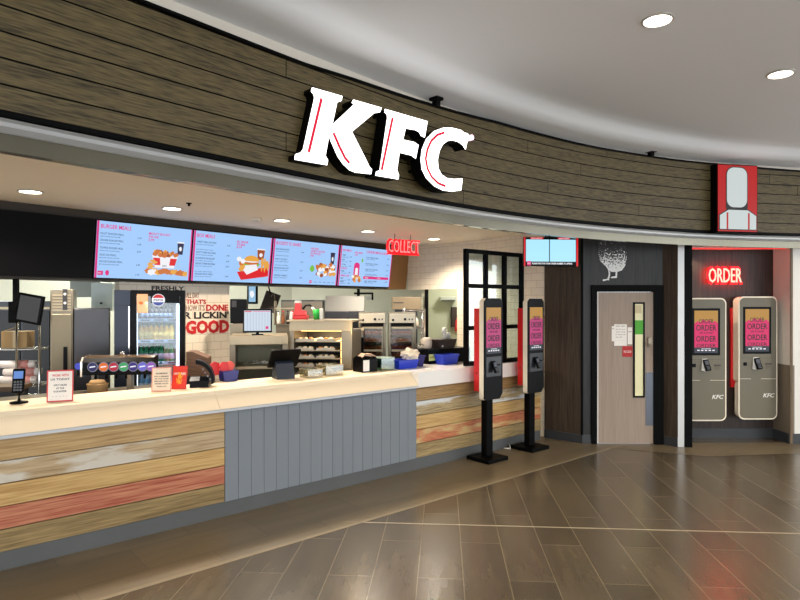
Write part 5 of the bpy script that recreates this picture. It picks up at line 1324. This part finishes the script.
# on top of the shelving
top = RT @ Vector((0, 0, h))
def ont(px, dy=.2):
    q = P(px, 0, Zh+dy); return Vector((q.x, q.y, hs_loc.z+h+.001))
o = thing('red_white_dispenser', 'red and white plastic dispenser on top of heated shelving', 'dispenser', ont(292.5), 0)
mb = MB(); mb.box(0, .17, 0, .14, 0, .05, RED, bev=.01); mb.prism_xz([(.015, .05), (.15, .05), (.145, .10), (.09, .11), (.085, .19), (.03, .19)], .0, .12, mat('dispenser_red', (222, 52, 50), .35)); mb.build('red_body', o)
mb = MB(); mb.prism_xz([(.02, .191), (.09, .191), (.085, .22), (.03, .22)], 0, .1, WHITE); mb.prism_xz([(-.04, 0), (-.005, 0), (-.0, .08), (-.03, .09)], 0, .1, WHITE); mb.build('white_lid', o)
o = thing('shower_hook_scanner', 'curved black and white scanner handle between the red dispenser and green cup', 'scanner', ont(303, .3), 0)
mb = MB(); mb.tube([(.0, 0, .12), (.03, 0, .16), (.08, 0, .165), (.11, 0, .14)], .012, BLACK); mb.build('black_head', o)
mb = MB(); mb.tube([(.11, 0, .14), (.13, 0, .10), (.135, 0, .0)], .014, WHITE); mb.build('white_handle', o)
o = thing('green_cup', 'green paper cup with a white side on top of heated shelving', 'cup', ont(317, .2), 0)
mb = MB(); mb.lathe([(.04, 0), (.05, .12), (.048, .12)], mat('cup_green', (30, 160, 60), .4)); mb.build('cup_body', o)
mb = MB(); mb.box(.035, .075, -.05, .0, 0, .13, WHITE, bev=.006); mb.build('white_carton_side', o)
# clutter on back rail left of dispenser
o = thing('bottle_rack', 'small metal rack of sauce bottles behind the order monitor', 'rack', P(274, 325, 7.5), 0)
mb = MB(); mb.box(0, .26, 0, .12, 0, .01, STEEL); mb.box(0, .26, .0, .01, .20, .215, STEELB); mb.box(0, .01, 0, .12, 0, .3, STEEL); mb.box(.25, .26, 0, .12, 0, .3, STEEL); mb.box(.02, .24, .02, .1, -(P(274, 325, 7.5).z), 0, STEEL); mb.build('rack_frame', o)
for k in range(4):
    b_ = thing('sauce_bottle', ['white', 'brown', 'dark', 'green'][k]+' capped sauce bottle in the small rack behind the order monitor', 'bottle', P(274, 325, 7.5)+Vector((.04+.06*k, .06, .011)), 0)
    mb = MB(); mb.lathe([(.022, 0), (.024, .01), (.024, .09), (.01, .12), (.008, .15)], mat('sauce_'+'abcd'[k], [(220, 214, 200), (120, 70, 40), (40, 34, 32), (70, 110, 70)][k], .35), n=12); mb.build('bottle_body', b_)
    mb = MB(); mb.lathe([(.011, .15), (.011, .165)], RED if k % 2 else BLACK, n=10); mb.build('cap', b_)
# stainless splash panel between
t, w, h = cab('steel_fridge', 'grey steel kitchen fridge behind heated shelving', 'fridge', 281, 323, 300, 8.6, math.radians(4), .6)
mb = MB(); mb.box(0, w, .02, .6, 0, h, STEELD, bev=.005); mb.build('body', t)
mb = MB(); mb.box(.01, w/2-.003, 0, .019, .1, h-.02, STEEL); mb.build('door', t)
mb = MB(); mb.box(w/2+.003, w-.01, 0, .019, .1, h-.02, STEEL); mb.build('door', t)
t, w, h = cab('fryer_hood_unit', 'broad grey steel fryer unit left of the holding cabinets', 'fryer', 325, 364, 296, 8.7, math.radians(3), .7)
mb = MB(); mb.box(0, w, 0, .7, 0, h-.22, STEELD, bev=.006); mb.build('body', t)
mb = MB(); mb.prism_yz([(.0, h-.22), (.1, h), (.7, h), (.7, h-.22)], 0, w, mat('hood_steel', (112, 112, 108), .55, .4, var=.1)); mb.build('hood', t)
mb = MB(); mb.box(-.01, w+.01, -.06, .0, h-.36, h-.33, STEELB); mb.build('front_rail', t)
t, w, h = cab('steel_lower_cabinet', 'steel waist-high kitchen cabinet with dark side right of heated shelving', 'cabinet', 356, 363, 331, 7.55, math.radians(3), .5)
mb = MB(); mb.box(-.04, w, 0, .42, 0, h, STEEL, bev=.004); mb.box(0.02, w+.01, -.01, -.0005, .1, h-.08, BLACKM); mb.build('body', t)
mb = MB(); mb.box(-.05, w+.01, -.015, .43, h, h+.02, STEELB); mb.build('top', t)
# wall mount camera / arm
t = thing('wall_arm_bracket', 'black wall arm holding a small white box over the holding cabinets', 'bracket', P(354, 296, 10.2), math.radians(4))
mb = MB(); mb.box(0, .33, 0, .03, .03, .06, BLACKM); mb.box(.30, .33, 0, .03, -.07, .06, BLACKM); mb.build('arm', t)
mb = MB(); mb.box(.2, .29, .0, .06, -.07, .02, WHITE, bev=.004); mb.build('small_box', t)
mb = MB(); mb.box(.05, .1, .03, .08, .0, ZC-t.location.z, BLACKM); mb.build('ceiling_rod', t)
# holding cabinets
def hold(xl, xr, label, Z=8.05):
    t, w, h = cab('holding_cabinet', label, 'holding cabinet', xl, xr, 312.5, Z, math.radians(2), .6)
    mb = MB(); mb.box(0, .03, 0, .6, 0, h, STEEL); mb.box(w-.03, w, 0, .6, 0, h, STEEL); mb.box(.03, w-.03, .57, .6, 0, h, DARK); mb.box(.03, w-.03, 0, .57, h-.03, h, STEEL); mb.box(.03, w-.03, 0, .57, 0, .1, STEEL); mb.build('body', t)
    mb = MB(); mb.box(.012, w-.012, -.02, .0, h-.14, h-.015, mat('control_cream', (206, 196, 172), .35, .2), bev=.003); cp = mb.build('control_panel', t)
    for x, z, r__ in ((.06, .10, .016), (w*.6, .09, .018), (w*.75, .09, .01), (w*.86, .09, .01)):
        mb = MB(); mb.disc_y(x, h-z, r__, -.035, -.02, BLACK); mb.build('knob', cp)
    mb = MB(); z0 = .8; mb.box(.035, w-.035, -.02, -.005, h-.62, h-.2, glass('dark_door_glass', (225, 205, 185), .04, .1)); mb.build('glass_door', t)
    mb = MB(); mb.box(.04, w-.04, -.05, -.021, h-.215, h-.19, STEELB); mb.box(.04, w-.04, -.05, -.021, h-.52, h-.495, STEELB); mb.box(w-.06, w-.035, -.03, -.021, h-.75, h-.2, STEEL); mb.build('handle', t)
    for k in range(6):
        z = h-.30-.10*k
        mb = MB(); mb.box(.032, w-.032, .03, .55, z, z+.008, STEEL); mb.build('rack_shelf', t)
        mb = MB()
        for j in range(5): mb.lathe([(.02, .0), (.034, .01), (.03, .035), (.01, .04)], fdm, c=(.07+j*(w-.14)/4, .1, z+.009), n=8)
        fo = mb.build('chicken_pieces', t)
    return t
hold(358.5, 386, 'stainless hot holding cabinet with glass door, left of the matching pair')
hold(388.5, 416, 'stainless hot holding cabinet with glass door, right of the matching pair')
# rack at right with box
rk, wk, hk = rack('chrome wire rack beside the holding cabinets under a brown hood', 404, 424.5, 309, 8.85, math.radians(2), .45, (1.68, 1.42, 1.15, .8))
t, w, h = cab('brown_storage_hood', 'broad brown-grey storage box up behind the holding cabinets', 'storage box', 392, 421, 297, 9.5, math.radians(2), .4, yb=309.5)
mb = MB(); mb.box(0, w, 0, .4, 0, h, mat('hood_brown', (128, 114, 90), .5, var=.05), bev=.005); mb.build('body', t)
mb = MB(); mb.box(.05, w-.05, .1, .35, -(t.location.z), -.0, STEELD); mb.build('support', t)
mb = MB(); mb.box(.02, w*.4, -.003, 0, h*.5, h*.58, DARK); mb.build('slot', t)
t = thing('white_bag', 'off-white paper bag on a shelf of the right chrome rack', 'bag', Vector((P(410, 0, 8.9).x, 8.95, 1.429)), 0)
mb = MB(); mb.lathe([(.06, 0), (.075, .03), (.07, .10), (.04, .15)], mat('bag_offwhite', (214, 206, 188), .8), c=(.06, .06, 0), n=9, sm=False); mb.build('bag_body', t)
mb = MB(); mb.box(.02, .10, .05, .07, .15, .17, MATS['bag_offwhite']); mb.build('folded_top', t)
# black upright and storeroom contents
mb = MB(); q = P(426.5, 0, 9.88); mb.box(q.x-.03, q.x+.03, 9.84, 9.9, 0, 2.02, BLACKM); mb.build('trim_8', kind='structure')
t, w, h = cab('air_conditioning_unit', 'slim grey air conditioning unit high on the pale green wall', 'air conditioner', 440, 456, 296.3, 11.0, 0, .2, yb=301.5)
mb = MB(); mb.box(0, w, 0, .2, 0, h, mat('ac_grey', (176, 178, 164), .5), bev=.02); mb.build('casing', t)
mb = MB(); mb.box(.02, w-.02, -.004, .02, .012, .03, DARK); mb.build('air_slot', t)
t, w, h = cab('dark_notice_board', 'small dark framed board on pale green wall beside a red apron', 'board', 451.5, 458, 307, 11.1, 0, .05, yb=327)
mb = MB(); mb.box(0, w+.1, 0, .04, 0, h, mat('board_dark', (62, 50, 42), .5), bev=.004); mb.build('board', t)
mb = MB(); mb.box(-.012, 0, -.01, .04, -.01, h+.01, BLACK); mb.build('frame_edge', t)
t = thing('red_apron', 'red apron hanging in front of the dark board in the store room', 'apron', P(456, 331, 10.9), 0)
mb = MB(); mb.prism_xz([(-.02, 0), (.16, .0), (.17, .18), (.10, .30), (.05, .30), (-.01, .18)], 0, .03, RED); mb.build('cloth', t)
mb = MB(); mb.tube([(.05, .015, .29), (.06, .02, .40), (.09, .02, .40), (.10, .015, .29)], .006, RED); mb.tube([(.075, .02, .40), (.075, .16, .42)], .006, STEEL); mb.build('neck_strap', t)

# ================================================================ CAMERA, WORLD, RENDER SETTINGS
cd = bpy.data.cameras.new('camera'); cam = bpy.data.objects.new('camera', cd); C.objects.link(cam)
cam.location = (0, 0, CAMH); cam.rotation_euler = (PI/2, 0, 0)
cd.sensor_width = 36; cd.lens = 36*F/800; cd.shift_y = 4/800; cd.clip_end = 100
sc.camera = cam
wd = bpy.data.worlds.new('world'); sc.world = wd; wd.use_nodes = True
bg = wd.node_tree.nodes['Background']; bg.inputs[0].default_value = (.90, .95, 1.0, 1); bg.inputs[1].default_value = 3.9
add_light('SPOT', 'alcove_lamp', (3.85, 7.80, 2.47), 25, (1, .85, .65), .04, spot=2.2)
# further mall downlights behind the camera, same kind as the two in view
for x, y in ((.2, 1.2), (2.2, .6), (4.4, 1.8), (-1.6, -1.0), (.8, -2.6), (4.0, -1.8), (6.8, 3.6), (6.2, 6.1), (7.6, -.6)):
    add_light('SPOT', 'mall_lamp', (x, y, 3.57), LM, (1, .90, .76), .06, spot=2.4)
vs_ = sc.view_settings
sc.display_settings.display_device = 'sRGB'
vs_.view_transform = 'Standard'; vs_.look = 'None'; vs_.gamma = 1; vs_.exposure = 0.0; vs_.use_curve_mapping = False
sc.cycles.max_bounces = 7; sc.cycles.transparent_max_bounces = 12; sc.cycles.caustics_reflective = False; sc.cycles.caustics_refractive = False
sc.cycles.use_denoising = True
sc.cycles.sample_clamp_indirect = 6
